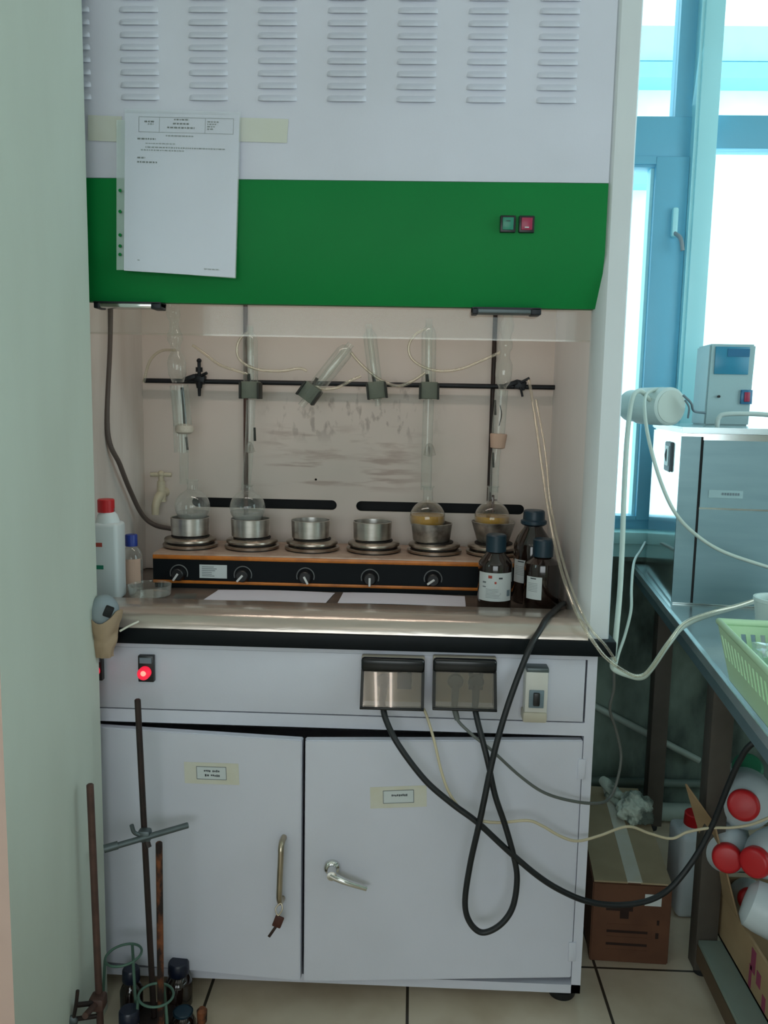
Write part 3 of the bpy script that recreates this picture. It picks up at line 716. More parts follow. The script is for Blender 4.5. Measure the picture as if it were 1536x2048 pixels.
for x0, y0, x1, y1 in ((470, 235, 577, 286), (176, 230, 244, 284)):
    b = B(); b.prism([A(x0, y0, -0.0012), A(x1, y0 + 3, -0.0012), A(x1 - 3, y1, -0.0012), A(x0, y1 - 3, -0.0012)], (0, -0.0004, 0), 'tape'); build('tape', b, t, 'strip of yellowed clear tape')

# ================================================================== HOT PLATE
HY0, HY1, HX0, HX1 = 0.33, 0.530, -0.425, 0.495
hp = thing('hot_plate', (0.02, 0.43, 0.84), 'long six place hot plate with black control strip and orange edging', 'hot plate')
b = B(); b.span((HX0 + 0.004, HY0 - 0.002, 0.8405), (HX1 - 0.01, HY1 - 0.01, 0.86), 'panel_black')
b.span((HX0, HY0 + 0.004, 0.86), (HX1, HY1, 0.918), 'panel_black', 0.002)
b.span((HX0, HY0 - 0.004, 0.9185), (HX1, HY1, 0.9265), 'plate_top', 0.002)
build('body', b, hp)
b = B(); b.span((HX0, HY0 - 0.006, 0.912), (HX1, HY0 + 0.004, 0.9225), 'orange', 0.002).span((HX0, HY0 - 0.004, 0.852), (HX1, HY0 + 0.004, 0.8595), 'orange', 0.001)
build('edging', b, hp, 'orange metal edging')
build('control_strip', B().span((HX0, HY0 - 0.002, 0.8595), (HX1, HY0 + 0.004, 0.912), 'panel_black'), hp)
for px, py, ang in ((358, 1147, 35), (486, 1150, 42), (611, 1153, -28), (740, 1156, 0), (866, 1158, 55), (985, 1160, 20)):
    p = A(px, py, HY0 - 0.002)
    b = B()
    for k in range(11):
        a = R(-60 + 300 * k / 10 - 0)
        pass
    b.tube([p + V((0.0215 * math.cos(R(a)), -0.001, 0.0215 * math.sin(R(a)))) for a in range(-20, 201, 20)], 0.0015, 'grey_mark', n=6, sub=2)
    b.lathe(p + V((0, 0.001, 0)), [(0.0175, 0), (0.0175, 0.006), (0.015, 0.009), (0.0145, 0.018), (0.0125, 0.020), (0, 0.020)], 'knob', (0, -1, 0), 28)
    d = V((-math.sin(R(ang)), 0, -math.cos(R(ang))))
    b.box(p + V((0, -0.0195, 0)) + d * 0.0068, (0.0052, 0.004, 0.021), 'white_mark', Matrix.Rotation(R(ang), 3, 'Y'), 0.001)
    build('knob', b, hp)
b = B(); p0, p1 = A(399, 1129, HY0 - 0.0025), A(454, 1157, HY0 - 0.0025)
b.span((p0.x, HY0 - 0.0035, p1.z), (p1.x, HY0 - 0.002, p0.z), 'label')
for k in range(6): b.span((p0.x + 0.006, HY0 - 0.004, p0.z - 0.006 - k * 0.0045), (p0.x + random.uniform(.03, .055), HY0 - 0.0034, p0.z - 0.0046 - k * 0.0045), 'ink')
build('rating_label', b, hp, 'pale rating label')
BX = [A(px, 1075, 0.435).x for px in (382, 505, 625, 748, 869, 987)]
BY = 0.430
for i, x in enumerate(BX):
    b = B(); p = V((x, BY, 0.926))
    b.lathe(p, [(0.065, 0), (0.065, 0.003)], 'ring_dark').lathe(p, [(0.065, 0.003), (0.0695, 0.004), (0.070, 0.009), (0.067, 0.0115), (0.056, 0.012)], 'ring')
    b.lathe(p, [(0.060, 0.0115), (0.060, 0.0160)], 'ring_dark').lathe(p, [(0.060, 0.0160), (0.0655, 0.017), (0.066, 0.022), (0.064, 0.0245), (0.053, 0.027), (0.052, 0.0275)], 'ring')
    b.lathe(p, [(0.048, 0.027), (0.048, 0.0305), (0, 0.0305)], 'ring_dark')
    build('burner', b, hp, 'round stacked ring burner', angle=50)
ZB = 0.926 + 0.0307
# aluminium cups
def cup_mesh(r0_, r1_, h, m, tilt=0):
    return B().lathe((0, 0, 0), [(0, 0), (r0_ - 0.003, 0), (r0_, 0.003), (r1_, h - 0.001), (r1_ - 0.0015, h), (r1_ - 0.003, h - 0.001), (r0_ - 0.003, 0.006), (0, 0.006)], m, n=40, cap=False)
places = ['first burner from the left, under an empty flask', 'second burner from the left, under a flask', 'third burner from the left, empty', 'fourth burner from the left, empty']
proto = None
CUPS = []
for i in range(4):
    lab = 'plain aluminium cup on the ' + places[i]
    if proto is None:
        proto = build('heating_cup', cup_mesh(0.0480, 0.0495, 0.047, 'alu'), origin=(0, 0, 0)); proto.location = (BX[0], BY, ZB)
        proto = tag(proto, lab, 'cup', 'aluminium heating cups on the hot plate'); c = proto
    else:
        c = dup(proto, (BX[i] - 0.004, BY, ZB + 0.0), lab)
    CUPS.append(c)
c = build('heating_cup', cup_mesh(0.047, 0.0525, 0.047, 'alu_worn'), origin=(0, 0, 0)); c.location = (BX[4] - 0.008, BY, ZB)
tag(c, 'dented blackened aluminium cup on the fifth burner, holding amber flask', 'cup', 'aluminium heating cups on the hot plate')
c = build('heating_cup', cup_mesh(0.040, 0.0555, 0.054, 'alu_worn'), origin=(0, 0, 0)); c.location = (BX[5] - 0.002, BY, ZB)
tag(c, 'flared dark metal cup on the sixth burner behind the reagent bottle', 'cup', 'aluminium heating cups on the hot plate')

# ------------------------------------------------------------------ flasks
def flask(name, x, zc, r_, zn, neck, label, liquid=None, frac=0.0):
    t = thing(name, (x, BY, zc - r_), label, 'flask', 'round bottomed boiling flasks')
    prof = []
    for k in range(0, 15):
        a = R(-90 + 160 * k / 14); rr = r_ * math.cos(a)
        if a > 0 and rr < neck * 1.25: break
        prof.append((max(0, rr), r_ * math.sin(a)))
    zt = prof[-1][1]
    prof += [(neck * 1.05, zt + 0.006), (neck, zt + 0.014), (neck, zn - zc), (neck + 0.003, zn - zc + 0.001), (neck + 0.003, zn - zc + 0.004)]
    b = B().lathe((x, BY, zc), prof, 'glass_flask', n=32, cap=False); build('glass', b, t)
    if liquid:
        lp = []; zl = -r_ + 2 * r_ * frac
        for k in range(13):
            a = R(-90) + (math.asin(zl / r_) + R(90)) * k / 12; lp.append((0.965 * r_ * math.cos(a), 0.965 * r_ * math.sin(a)))
        build('liquid', B().lathe((x, BY, zc), lp, liquid, n=32), t)
    return t
f1x, f2x, f5x, f6x = A(385, 1010, BY).x, A(495, 1012, BY).x, A(855, 1030, BY).x, A(984, 1030, BY).x
z1, z2, z5, z6 = A(385, 1013, BY).z, A(495, 1015, BY).z, A(857, 1036, BY).z, A(984, 1037, BY).z
flask('boiling_flask', f1x, z1, 0.0445, A(372, 962, BY).z, 0.013, 'clear flask in cup on first burner, under capped tube with white stopper', 'liquid_pale', 0.35)
flask('boiling_flask', f2x, z2, 0.0450, A(492, 972, BY).z, 0.012, 'clear flask in cup on second burner from the left', 'liquid_pale', 0.4)
flask('boiling_flask', f5x, z5, 0.0455, A(853, 975, BY).z, 0.0125, 'flask of amber liquid in the dented cup on fifth burner', 'amber_liquid', 0.60)
flask('boiling_flask', f6x, z6, 0.0450, A(990, 975, BY).z, 0.0125, 'flask of amber liquid with a dark stirrer, right behind the reagent bottle', 'amber_liquid', 0.58)

# ------------------------------------------------------------------ glass columns above the flasks
def column(name, pts, label, cat='condenser'):
    t = thing(name, pts[0], label, cat, 'glass columns over the hot plate'); return t
def cz(x, y, Y=BY): return A(x, y, Y)
# first: extraction column with a white stopper wrap
p_lo, p_hi = cz(368, 968), cz(356, 760)
t = column('glass_column', [p_lo], 'tall clear glass column at far left wrapped by a white stopper')
b = B(); b.tube([p_lo, cz(368, 900), cz(366, 850)], 0.011, 'glass', n=16, cap=False); build('lower_tube', b, t)
b = B(); b.tube([cz(366, 852), cz(358, 770)], 0.023, 'glass', n=20, cap=False).tube([cz(362, 905), cz(357, 780)], 0.017, 'glass', n=16, cap=False); build('jacket', b, t)
b = B(); pp = cz(356, 765); ax = cz(345, 600) - pp
b.lathe(pp, [(0.014, 0), (0.022, 0.02), (0.023, 0.05), (0.018, 0.066), (0.011, 0.078), (0.012, 0.090), (0.019, 0.105), (0.019, 0.118), (0.012, 0.132), (0.011, 0.15), (0.017, 0.165), (0.0175, 0.19), (0.013, 0.205), (0.013, 0.25)], 'glass_flask', ax, 24, False)
build('bulb_tube', b, t)
b = B(); b.lathe(cz(369, 868), [(0.014, 0), (0.022, 0.005), (0.0235, 0.012), (0.022, 0.021), (0.012, 0.026)], 'white_stopper', (0, 0, 1), 24); build('stopper', b, t, 'white wadded stopper')
b = B(); b.tube([cz(364, 775), cz(368, 815), cz(370, 848)], 0.0042, 'clamp_edge').tube([cz(372, 874), cz(375, 900)], 0.003, 'clamp_edge'); build('thermometer', b, t, 'dark rod inside the column')
# second
t = column('glass_column', [cz(492, 975)], 'slim clear glass column over the second burner')
b = B(); b.tube([cz(491, 980), cz(497, 915), cz(502, 800)], 0.0115, 'glass', n=16, cap=False); build('lower_tube', b, t)
b = B(); b.lathe(cz(502, 790), [(0.012, 0), (0.0185, 0.008), (0.0185, 0.135), (0.014, 0.148), (0.008, 0.152), (0.0075, 0.168)], 'glass', cz(500, 650) - cz(502, 790), 20, False).tube([cz(502, 795), cz(500, 650)], 0.008, 'glass', n=12, cap=False)
build('jacket', b, t)
b = B(); b.tube([cz(506, 905), cz(499, 888), cz(495, 905)], 0.006, 'frosted').tube([cz(509, 855), cz(510, 882)], 0.003, 'clamp_edge'); build('joint', b, t)
# third: tilted condenser in its clamp
Yc = 0.42
t = column('glass_column', [cz(620, 800, Yc)], 'short clear condenser tilted over to the right in the third clamp')
p0, p1 = cz(612, 800, Yc), cz(697, 694, Yc)
ax = p1 - p0; L = ax.length
b = B(); b.lathe(p0, [(0.010, 0), (0.020, 0.012), (0.0205, L - 0.018), (0.016, L - 0.005), (0.010, L)], 'glass_flask', ax, 24, False); build('jacket', b, t)
b = B(); b.lathe(p0, [(0.009, -0.02), (0.009, L + 0.01)], 'glass', ax, 16, False); build('inner_tube', b, t)
# fourth: leaning empty tube
t = column('glass_column', [cz(752, 800, Yc)], 'thin clear condenser leaning left in the fourth clamp')
p0, p1 = cz(755, 800, Yc), cz(738, 658, Yc); ax = p1 - p0; L = ax.length
b = B(); b.lathe(p0, [(0.010, 0), (0.0165, 0.014), (0.0165, L - 0.015), (0.008, L - 0.004), (0.0075, L + 0.012)], 'glass', ax, 20, False); build('jacket', b, t)
b = B(); b.lathe(p0, [(0.007, -0.015), (0.007, L)], 'glass', ax, 12, False); build('inner_tube', b, t)
# fifth
t = column('glass_column', [cz(853, 980)], 'straight clear column over the dented cup and amber flask')
b = B(); b.tube([cz(852, 980), cz(854, 900), cz(857, 800)], 0.0135, 'glass', n=16, cap=False); build('lower_tube', b, t)
b = B(); b.lathe(cz(857, 795), [(0.013, 0), (0.018, 0.01), (0.018, 0.155), (0.013, 0.17), (0.008, 0.175), (0.008, 0.192)], 'glass', cz(858, 650) - cz(857, 795), 20, False).tube([cz(857, 800), cz(858, 648)], 0.0085, 'glass', n=12, cap=False); build('jacket', b, t)
b = B(); b.tube([cz(853, 912), cz(859, 892), cz(866, 912)], 0.008, 'frosted'); build('joint', b, t)
# sixth
t = column('glass_column', [cz(990, 980)], 'clear bulbed column with a pinkish stopper at far right of the hot plate')
b = B(); b.tube([cz(988, 985), cz(990, 930), cz(994, 890)], 0.011, 'glass', n=16, cap=False); build('lower_tube', b, t)
b = B(); b.tube([cz(996, 875), cz(1003, 780)], 0.0165, 'glass', n=20, cap=False); build('jacket', b, t)
b = B(); pp = cz(1004, 790); ax = cz(1016, 630) - pp
b.lathe(pp, [(0.008, 0), (0.010, 0.02), (0.0185, 0.032), (0.0205, 0.05), (0.0205, 0.075), (0.013, 0.09), (0.012, 0.105), (0.017, 0.115), (0.017, 0.128), (0.012, 0.138), (0.012, 0.148), (0.0165, 0.158), (0.0165, 0.175), (0.012, 0.185), (0.013, 0.22)], 'glass_flask', ax, 24, False)
build('bulb_tube', b, t)
b = B(); b.lathe(cz(995, 897), [(0.013, 0), (0.018, 0.002), (0.0215, 0.034), (0.020, 0.037), (0.01, 0.037)], 'pink_stopper', (0.04, 0, 1), 24); build('stopper', b, t, 'pinkish stopper')
b = B(); b.tube([cz(989, 800), cz(990, 830)], 0.004, 'clamp_edge').tube([cz(1000, 810), cz(1003, 830), cz(998, 852)], 0.0012, 'clamp_edge').tube([cz(986, 905), cz(987, 935)], 0.0025, 'clamp_edge').tube([cz(986, 990), cz(985, 1025)], 0.0035, 'iron_brown').tube([cz(978, 1000), cz(994, 1000)], 0.0015, 'iron_brown'); build('stirrer', b, t, 'dark stirrer rod')

# lattice of rods
LY = 0.527
t = thing('support_lattice', (0.05, 0.5, 0.84), 'black horizontal support rod carried by two upright rods inside the hood', 'support rod')
b = B(); b.cyl(A(288, 761, LY), A(1113, 775, LY), 0.0063, 'black_iron', bev=0.001); build('crossbar', b, t, 'black crossbar')
for px, top in ((491, 500), (989, 500)):
    x = A(px, 680, 0.541).x
    b = B(); b.cyl((x, 0.541, 0.84), (x, 0.541, 1.98), 0.0058, 'iron_brown' if px < 700 else 'iron_dark'); build('upright_rod', b, t)
# bosses with clamps
def boss(px, py, label, tall):
    c = A(px, py, LY); t = thing('boss_clamp', c, label, 'clamp', 'boss heads on the crossbar')
    b = B(); b.box(c, (0.030, 0.022, 0.024), 'black_iron', Matrix.Rotation(R(12), 3, 'Y'), 0.004)
    b.box(c + V((-0.025, -0.012, 0.002)), (0.035, 0.010, 0.012), 'black_iron', Matrix.Rotation(R(-20), 3, 'Y'), 0.003)
    build('boss_head', b, t)
    b = B()
    if tall:
        b.cyl(c + V((0, -0.008, 0.01)), c + V((0.0, -0.008, 0.045)), 0.0045, 'black_iron').sphere(c + V((0, -0.008, 0.047)), 0.0065, 'black_iron').cyl(c + V((0, -0.008, 0.018)), c + V((0, -0.008, 0.030)), 0.009, 'black_iron')
        b.cyl(c + V((0, -0.008, -0.01)), c + V((0, -0.008, -0.045)), 0.0055, 'black_iron', r1=0.0035).cyl(c + V((0, -0.008, -0.008)), c + V((0, -0.008, -0.024)), 0.010, 'black_iron', r1=0.007)
        b.tube([c + V((0.005, -0.01, 0.008)), c + V((0.022, -0.014, 0.016))], 0.004, 'black_iron')
    else:
        b.tube([c + V((0.0, -0.012, 0.006)), c + V((0.022, -0.014, 0.018))], 0.0035, 'black_iron').tube([c + V((0.0, -0.012, -0.006)), c + V((0.006, -0.014, -0.030))], 0.003, 'black_iron')
    build('thumb_screw', b, t)
boss(400, 758, 'black boss clamp with a long upright screw at left of the crossbar', True)
boss(1040, 770, 'black boss clamp with short thumb screws near the right end of the crossbar', False)
def jaw(px, py, rot, label, top):
    c = A(px, py, 0.425); t = thing('tube_clamp', c, label, 'clamp', 'grey green tube clamps on the crossbar')
    q = Matrix.Rotation(R(rot), 3, 'Y')
    b = B(); b.box(c + q @ V((0, 0, 0)), (0.044, 0.045, 0.042), 'clamp_green', q, 0.003); build('jaw_block', b, t)
    for s in (-1, 1): build('jaw_plate', B().box(c + q @ V((s * 0.0225, -0.004, -0.002)), (0.005, 0.054, 0.040), 'clamp_edge', q, 0.001), t)
    b = B(); b.cyl(c + V((0, 0.015, 0.01)), c + V((0, 0.096, 0.016)), 0.006, 'clamp_edge').cyl(c + q @ V((-0.004, 0.0, 0.019)), c + q @ V((-0.006, 0.0, 0.040)), 0.0045, 'clamp_edge'); build('clamp_screw', b, t)
jaw(502, 780, 0, 'grey green tube clamp on the slim column of the second burner', 0)
jaw(620, 785, 35, 'grey green tube clamp turned askew under the tilted condenser', 0)
jaw(754, 780, -7, 'grey green tube clamp on the leaning condenser, fourth along', 0)
jaw(858, 781, 0, 'grey green tube clamp on the straight column of the amber flask', 0)

# hoses inside the hood
def hose(name, pts, r_, m, label, group='clear hoses looped between the condensers', Y=0.41, cat='hose'):
    b = B(); b.tube([A(p[0], p[1], p[2] if len(p) > 2 else Y) for p in pts], r_, m, n=10)
    o = build(name, b, origin=A(pts[0][0], pts[0][1], pts[0][2] if len(pts[0]) > 2 else Y)); tag(o, label, cat, group); return o
hose('clear_hose', [(352, 700), (322, 702), (300, 722), (287, 765)], 0.0036, 'hose', 'clear hose bending down at left end of the crossbar')
hose('clear_hose', [(385, 690), (410, 708), (440, 730), (475, 742), (496, 748)], 0.0036, 'hose', 'clear hose sagging between the boss clamp and the second column')
hose('clear_hose', [(497, 664), (483, 674), (474, 695), (480, 720), (512, 738), (560, 742), (598, 737), (614, 742)], 0.0036, 'hose', 'clear hose looping from top of second column to the tilted condenser')
hose('clear_hose', [(702, 705), (716, 722), (738, 743), (762, 760), (795, 772), (825, 762), (850, 745)], 0.0038, 'hose', 'clear hose sagging from the tilted condenser to the straight column')
hose('clear_hose', [(632, 772), (648, 778), (675, 775), (700, 762), (722, 752)], 0.0038, 'hose', 'short clear hose curling below the tilted condenser')
hose('clear_hose', [(852, 658), (832, 668), (818, 690), (822, 715), (845, 733), (880, 742), (920, 738), (955, 725), (1000, 705)], 0.0036, 'hose', 'clear hose looping from the straight column to the right bulbed column')
hose('grey_drain_hose', [(222, 560, 0.36), (220, 680, 0.36), (215, 860, 0.33), (240, 930, 0.36), (262, 985, 0.42), (285, 1030, 0.46), (310, 1050, 0.48), (345, 1058, 0.50)], 0.0062, 'hose_grey', 'grey hose drooping down the left inner wall of the hood', None)

# ================================================================== left things on the worktop
def bottle_white():
    x, y = A(222, 1100, 0.20).x, 0.20
    zc = 0.8405; k = (y - CAM.y) / FPX * 1.02
    t = thing('plastic_bottle', (x, y, zc), 'white plastic bottle with a red screw cap at left end of the worktop', 'bottle')
    ztop = A(222, 1018, y).z
    b = B(); H = ztop - zc
    x -= 0.003; b.box((x, y, zc + H * 0.43), (0.057, 0.062, H * 0.86), 'bottle_white', None, 0.009, 3)
    b.lathe((x - 0.003, y, zc + H * 0.82), [(0.028, 0), (0.027, H * 0.05), (0.022, H * 0.12), (0.016, H * 0.15), (0.016, H * 0.19)], 'bottle_white', n=28)
    build('body', b, t)
    b = B().lathe((x - 0.006, y, ztop - 0.001), [(0.019, -0.006), (0.019, 0.022), (0.017, 0.024), (0, 0.024)], 'cap_red', n=28); build('cap', b, t, 'red ribbed screw cap')
    b = B(); b.span((x - 0.025, y - 0.0318, A(0, 1084, y).z), (x - 0.006, y - 0.0309, A(0, 1076, y).z), 'ink_red'); build('red_print', b, t)
    b = B(); b.span((x - 0.025, y - 0.0318, A(0, 1128, y).z), (x - 0.004, y - 0.0309, A(0, 1120, y).z), 'rocker_green'); build('green_print', b, t)

bottle_white()
def bottle_blue():
    y = 0.30; x = A(263, 1100, y).x; zc = 0.8405
    t = thing('glass_bottle', (x, y, zc), 'small clear glass bottle with a bright blue cap beside the white bottle', 'bottle')
    zt = A(263, 1085, y).z - zc
    b = B().lathe((x, y, zc), [(0, 0), (0.024, 0), (0.026, 0.004), (0.026, zt * 0.70), (0.020, zt * 0.84), (0.013, zt * 0.90), (0.013, zt + 0.002)], 'glass_flask', n=28, cap=False); build('glass', b, t)
    b = B().lathe((x, y, zc + zt), [(0.0145, -0.008), (0.0145, 0.018), (0.013, 0.020), (0, 0.020)], 'cap_blue', n=24); build('cap', b, t, 'blue screw cap')
    b = B(); b.grid(lambda u, v: (x + 0.0266 * math.sin(-0.3 + u * 1.5), y - 0.0266 * math.cos(-0.3 + u * 1.5), zc + 0.018 + v * 0.060), 10, 1, 'pink_stopper'); build('paper_label', b, t)
bottle_blue()
p = V((A(300, 1175, 0.24).x, 0.24, 0.8405))
t = thing('glass_dish', p, 'shallow clear glass dish in front of the hot plate, left end', 'dish')
b = B().lathe(p, [(0, 0.0), (0.044, 0.0), (0.048, 0.003), (0.050, 0.026), (0.0485, 0.026), (0.046, 0.004), (0, 0.003)], 'glass_flask', n=36, cap=False); build('glass', b, t)
p = A(375, 1191, 0.255); b = B(); b.box((p.x, 0.235, 0.8425), (0.05, 0.04, 0.003), 'pane', Matrix.Rotation(R(8), 3, 'Z')); o = build('glass_slide', b); tag(o, 'flat clear glass plate lying right of the shallow dish', 'glass plate')
# papers in front of the hot plate
b = B(); z = 0.8412
b.grid(lambda u, v: (A(430, 1190, 0.27).x + u * 0.285 + (-0.012 * v), 0.308 - v * 0.11, z + 0.001 + 0.006 * max(0, u - 0.85) * 4 * v * 0 + 0.0025 * math.sin(u * 3.1)), 14, 4, 'paper', 0.0006)
o = build('paper_sheet', b); tag(o, 'white paper sheet lying before the hot plate, left of two', 'paper', 'paper sheets before the hot plate')
b = B()
b.grid(lambda u, v: (A(684, 1190, 0.27).x + u * 0.295 + (-0.004 * v), 0.308 - v * 0.11, z + 0.001 + 0.003 * math.sin(0.6 + u * 2.5)), 14, 4, 'paper', 0.0006)
o = build('paper_sheet', b); tag(o, 'white paper sheet lying before the hot plate, ending near the reagent bottles', 'paper', 'paper sheets before the hot plate')

# reagent bottles at the right
def reagent(px, Y, w, zc, zsh, zcap0, zcap1, capw, label, lab, flare=False):
    x = A(px, 1150, Y).x
    t = thing('reagent_bottle', (x, Y, zc), label, 'bottle', 'brown glass reagent bottles')
    r_ = w / 2; hs = zsh - zc; hc0 = zcap0 - zc; hc1 = zcap1 - zc; rc = capw / 2
    b = B().lathe((x, Y, zc), [(0, 0), (r_ - 0.004, 0), (r_, 0.005), (r_, hs), (r_ * 0.96, hs + 0.006), (r_ * 0.82, hs + (hc0 - hs) * 0.45), (rc * 0.92, hs + (hc0 - hs) * 0.85), (rc * 0.8, hc0), (rc * 0.8, hc0 + 0.01)], 'amber_glass', n=40)
    build('glass', b, t)
    pr = [(rc, hc0), (rc, hc1 - 0.003), (rc - 0.003, hc1), (0, hc1)]
    if flare: pr = [(rc * 1.0, hc0), (rc * 1.22, hc0 + 0.004), (rc * 1.22, hc0 + 0.011), (rc * 1.02, hc0 + 0.014), (rc, hc1 - 0.003), (rc - 0.003, hc1), (0, hc1)]
    build('cap', B().lathe((x, Y, zc + 0), pr, 'cap_dark', n=32), t, 'dark blue screw cap')
    a0, a1, l0, l1 = lab
    rr = r_ + 0.0005
    def L(u, v, e=0): a = R(a0 + (a1 - a0) * u); return (x + (rr + e) * math.sin(a), Y - (rr + e) * math.cos(a), l0 + (l1 - l0) * v)
    b = B(); b.grid(L, 20, 2, 'label')
    if a1 - a0 > 90:
        for u, v, w_, h_, m_ in ((0.36, 0.86, 0.10, 0.10, 'ink_red'), (0.5, 0.66, 0.05, 0.08, 'ink_red'), (0.63, 0.82, 0.10, 0.06, 'ink_dark'), (0.2, 0.66, 0.1, 0.06, 'ink'), (0.2, 0.50, 0.1, 0.04, 'ink'), (0.68, 0.5, 0.2, 0.15, 'label'), (0.88, 0.28, 0.12, 0.22, 'slate')):
            b.grid(lambda a, c: L(u - w_ / 2 + a * w_, v - h_ / 2 + c * h_, 0.0004), 4, 1, m_)
        for kk in range(7): b.grid(lambda a, c: L(0.25 + a * random.choice((0.3, 0.4, 0.35)), 0.12 + kk * 0.05 + c * 0.012, 0.0004), 4, 1, 'ink')
    else:
        b.grid(lambda a, c: L(0.3 + a * 0.35, 0.90 + c * 0.05, 0.0004), 3, 1, 'ink_dark')
        for kk in range(6): b.grid(lambda a, c: L(0.15 + a * 0.6, 0.35 + kk * 0.07 + c * 0.015, 0.0004), 3, 1, 'ink')
    build('paper_label', b, t)
Y = 0.195; zc = 0.8405
reagent(990, Y, 0.077, zc, A(990, 1128, Y).z, A(990, 1102, Y).z, A(990, 1068, Y).z, 0.046, 'brown reagent bottle with a wide white label, front of the three', (-68, 62, A(990, 1198, Y).z + 0.003, A(990, 1140, Y).z))
Y2 = 0.190
reagent(1084, Y2, 0.081, zc, A(1084, 1130, Y2).z, A(1084, 1112, Y2).z, A(1084, 1077, Y2).z, 0.046, 'brown reagent bottle with a narrow white label, right of the three', (-62, -8, A(1070, 1192, Y2).z, A(1070, 1148, Y2).z))
Y3 = 0.284
reagent(1063, Y3, 0.088, zc, A(1062, 1090, Y3).z, A(1062, 1050, Y3).z, A(1062, 1020, Y3).z, 0.050, 'tall brown reagent bottle with flanged dark cap, behind the other two', (-75, -10, A(1040, 1160, Y3).z, A(1040, 1115, Y3).z), True)

# wrapped gauge at the left front edge
c = A(222, 1228, -0.075)
t = thing('wrapped_gauge', (c.x, -0.05, c.z - 0.1), 'grey plastic head with dark window in torn brown paper, hung on left worktop edge', 'gauge')
b = B(); b.sphere(c + V((-0.018, 0.012, 0)), (0.030, 0.030, 0.037), 'grey_plastic'); hd = build('head', b, t, 'grey plastic head')
b = B(); b.box(c + V((0.002, -0.0195, 0.010)), (0.017, 0.012, 0.022), 'display_dark' if False else 'dark', Matrix.Rotation(R(24), 3, 'Y') @ Matrix.Rotation(R(14), 3, 'Z'), 0.003); build('dark_window', b, t, 'dark window')
def wrap(u, v):
    a = R(-100 + 200 * u); zz = c.z - 0.004 - v * 0.088
    rr = 0.036 - 0.020 * v + 0.004 * noise.noise((u * 6, v * 5, 1.3))
    top = 0.012 * math.sin(u * 9) * (1 - v)
    return (c.x - 0.020 + rr * math.sin(a) * 1.05, c.y + 0.014 - rr * math.cos(a), zz + top)
b = B(); b.grid(wrap, 24, 12, 'kraft', 0.0012); build('paper_wrap', b, t, 'torn brown paper wrapping')
b = B(); b.tube([A(240, 1262, -0.082), A(258, 1252, -0.06), A(277, 1243, -0.04)], 0.0022, 'tape_label'); build('tape_strip', b, t)

# ================================================================== CORDS
def cord(name, pts, r_, m, label, plug=None, group='cords hanging from the sockets', plugm='black_rubber'):
    P = [A(*p) for p in pts]
    t = thing(name, P[0], label, 'cord', group)
    b = B(); b.tube(P, r_, m, n=10, sub=8); build('cable', b, t)
    if plug:
        b = B(); q = plug
        b.lathe(q + V((0, -0.0185 + q.y * 0, 0)) if False else V((q.x, -0.0195, q.z)), [(0.0155, 0), (0.0165, 0.004), (0.0140, 0.009), (0.009, 0.011), (0, 0.0115)], plugm, (0, -1, 0), 20)
        b.tube([V((q.x, -0.0245, q.z - 0.006)), V((q.x, -0.0285, q.z - 0.018)), V((P[0].x, P[0].y, P[0].z + 0.012)), P[0], P[1]], lambda u: 0.0085 - 0.003 * u, plugm, n=12)
        build('plug', b, t)
    return t
K1 = [(765, 1409, -0.045), (772, 1440, -0.058), (797, 1490, -0.080), (850, 1560, -0.088), (905, 1608, -0.090), (955, 1645, -0.090), (1020, 1705, -0.082), (1080, 1755, -0.072), (1130, 1785, -0.06), (1180, 1804, -0.045), (1240, 1810, -0.035), (1300, 1800, -0.025), (1345, 1772, -0.01), (1390, 1715, 0.0), (1425, 1650, 0.0), (1455, 1575, -0.01), (1480, 1520, -0.02), (1505, 1487, -0.03), (1560, 1462, -0.04)]
cord('power_cord', K1, 0.0062, 'black_rubber', 'thick black cord sweeping from the left socket to the bench at right', V((0.1605, 0, 0.7365)))
K2 = [(950, 1418, -0.045), (957, 1450, -0.058), (975, 1520, -0.080), (990, 1590, -0.084), (1010, 1650, -0.082), (1028, 1715, -0.080), (1034, 1760, -0.080), (1025, 1815, -0.082), (1000, 1850, -0.085), (965, 1865, -0.085), (940, 1845, -0.085), (930, 1805, -0.085), (940, 1730, -0.088), (960, 1640, -0.096), (985, 1520, -0.090), (1005, 1445, -0.082), (1030, 1370, -0.068), (1060, 1295, -0.055), (1080, 1260, -0.028), (1095, 1235, 0.01), (1120, 1211, 0.12), (1128, 1207, 0.20)]
cord('power_cord', K2, 0.0062, 'black_rubber', 'thick black cord hanging in a long loop from the right socket up into the hood', V((0.3495, 0, 0.7395)))
K3 = [(909, 1416, -0.045), (915, 1440, -0.055), (945, 1470, -0.066), (985, 1502, -0.070), (1040, 1552, -0.064), (1090, 1586, -0.055), (1150, 1603, -0.04), (1200, 1606, -0.02), (1222, 1592, 0.02), (1236, 1555, 0.04), (1242, 1510, 0.06), (1232, 1460, 0.06), (1222, 1430, 0.05), (1220, 1410, 0.04), (1228, 1375, 0.03), (1227, 1330, 0.02)]
cord('power_cord', K3, 0.0032, 'grey_cord', 'thin grey cord curving from the right socket around the cabinet side', V((0.3075, 0, 0.7395)), plugm='grey_cord')
K4 = [(842, 1412, -0.020), (852, 1428, -0.034), (868, 1480, -0.055), (882, 1540, -0.072), (898, 1585, -0.080), (922, 1618, -0.080), (957, 1640, -0.078), (1000, 1645, -0.075), (1055, 1641, -0.068), (1085, 1652, -0.06), (1120, 1672, -0.05), (1155, 1682, -0.04), (1200, 1671, -0.02), (1255, 1653, 0.0), (1300, 1667, 0.01), (1343, 1677, 0.01), (1375, 1664, 0.01), (1420, 1656, 0.0), (1465, 1655, -0.01), (1505, 1648, -0.015), (1550, 1630, -0.02)]
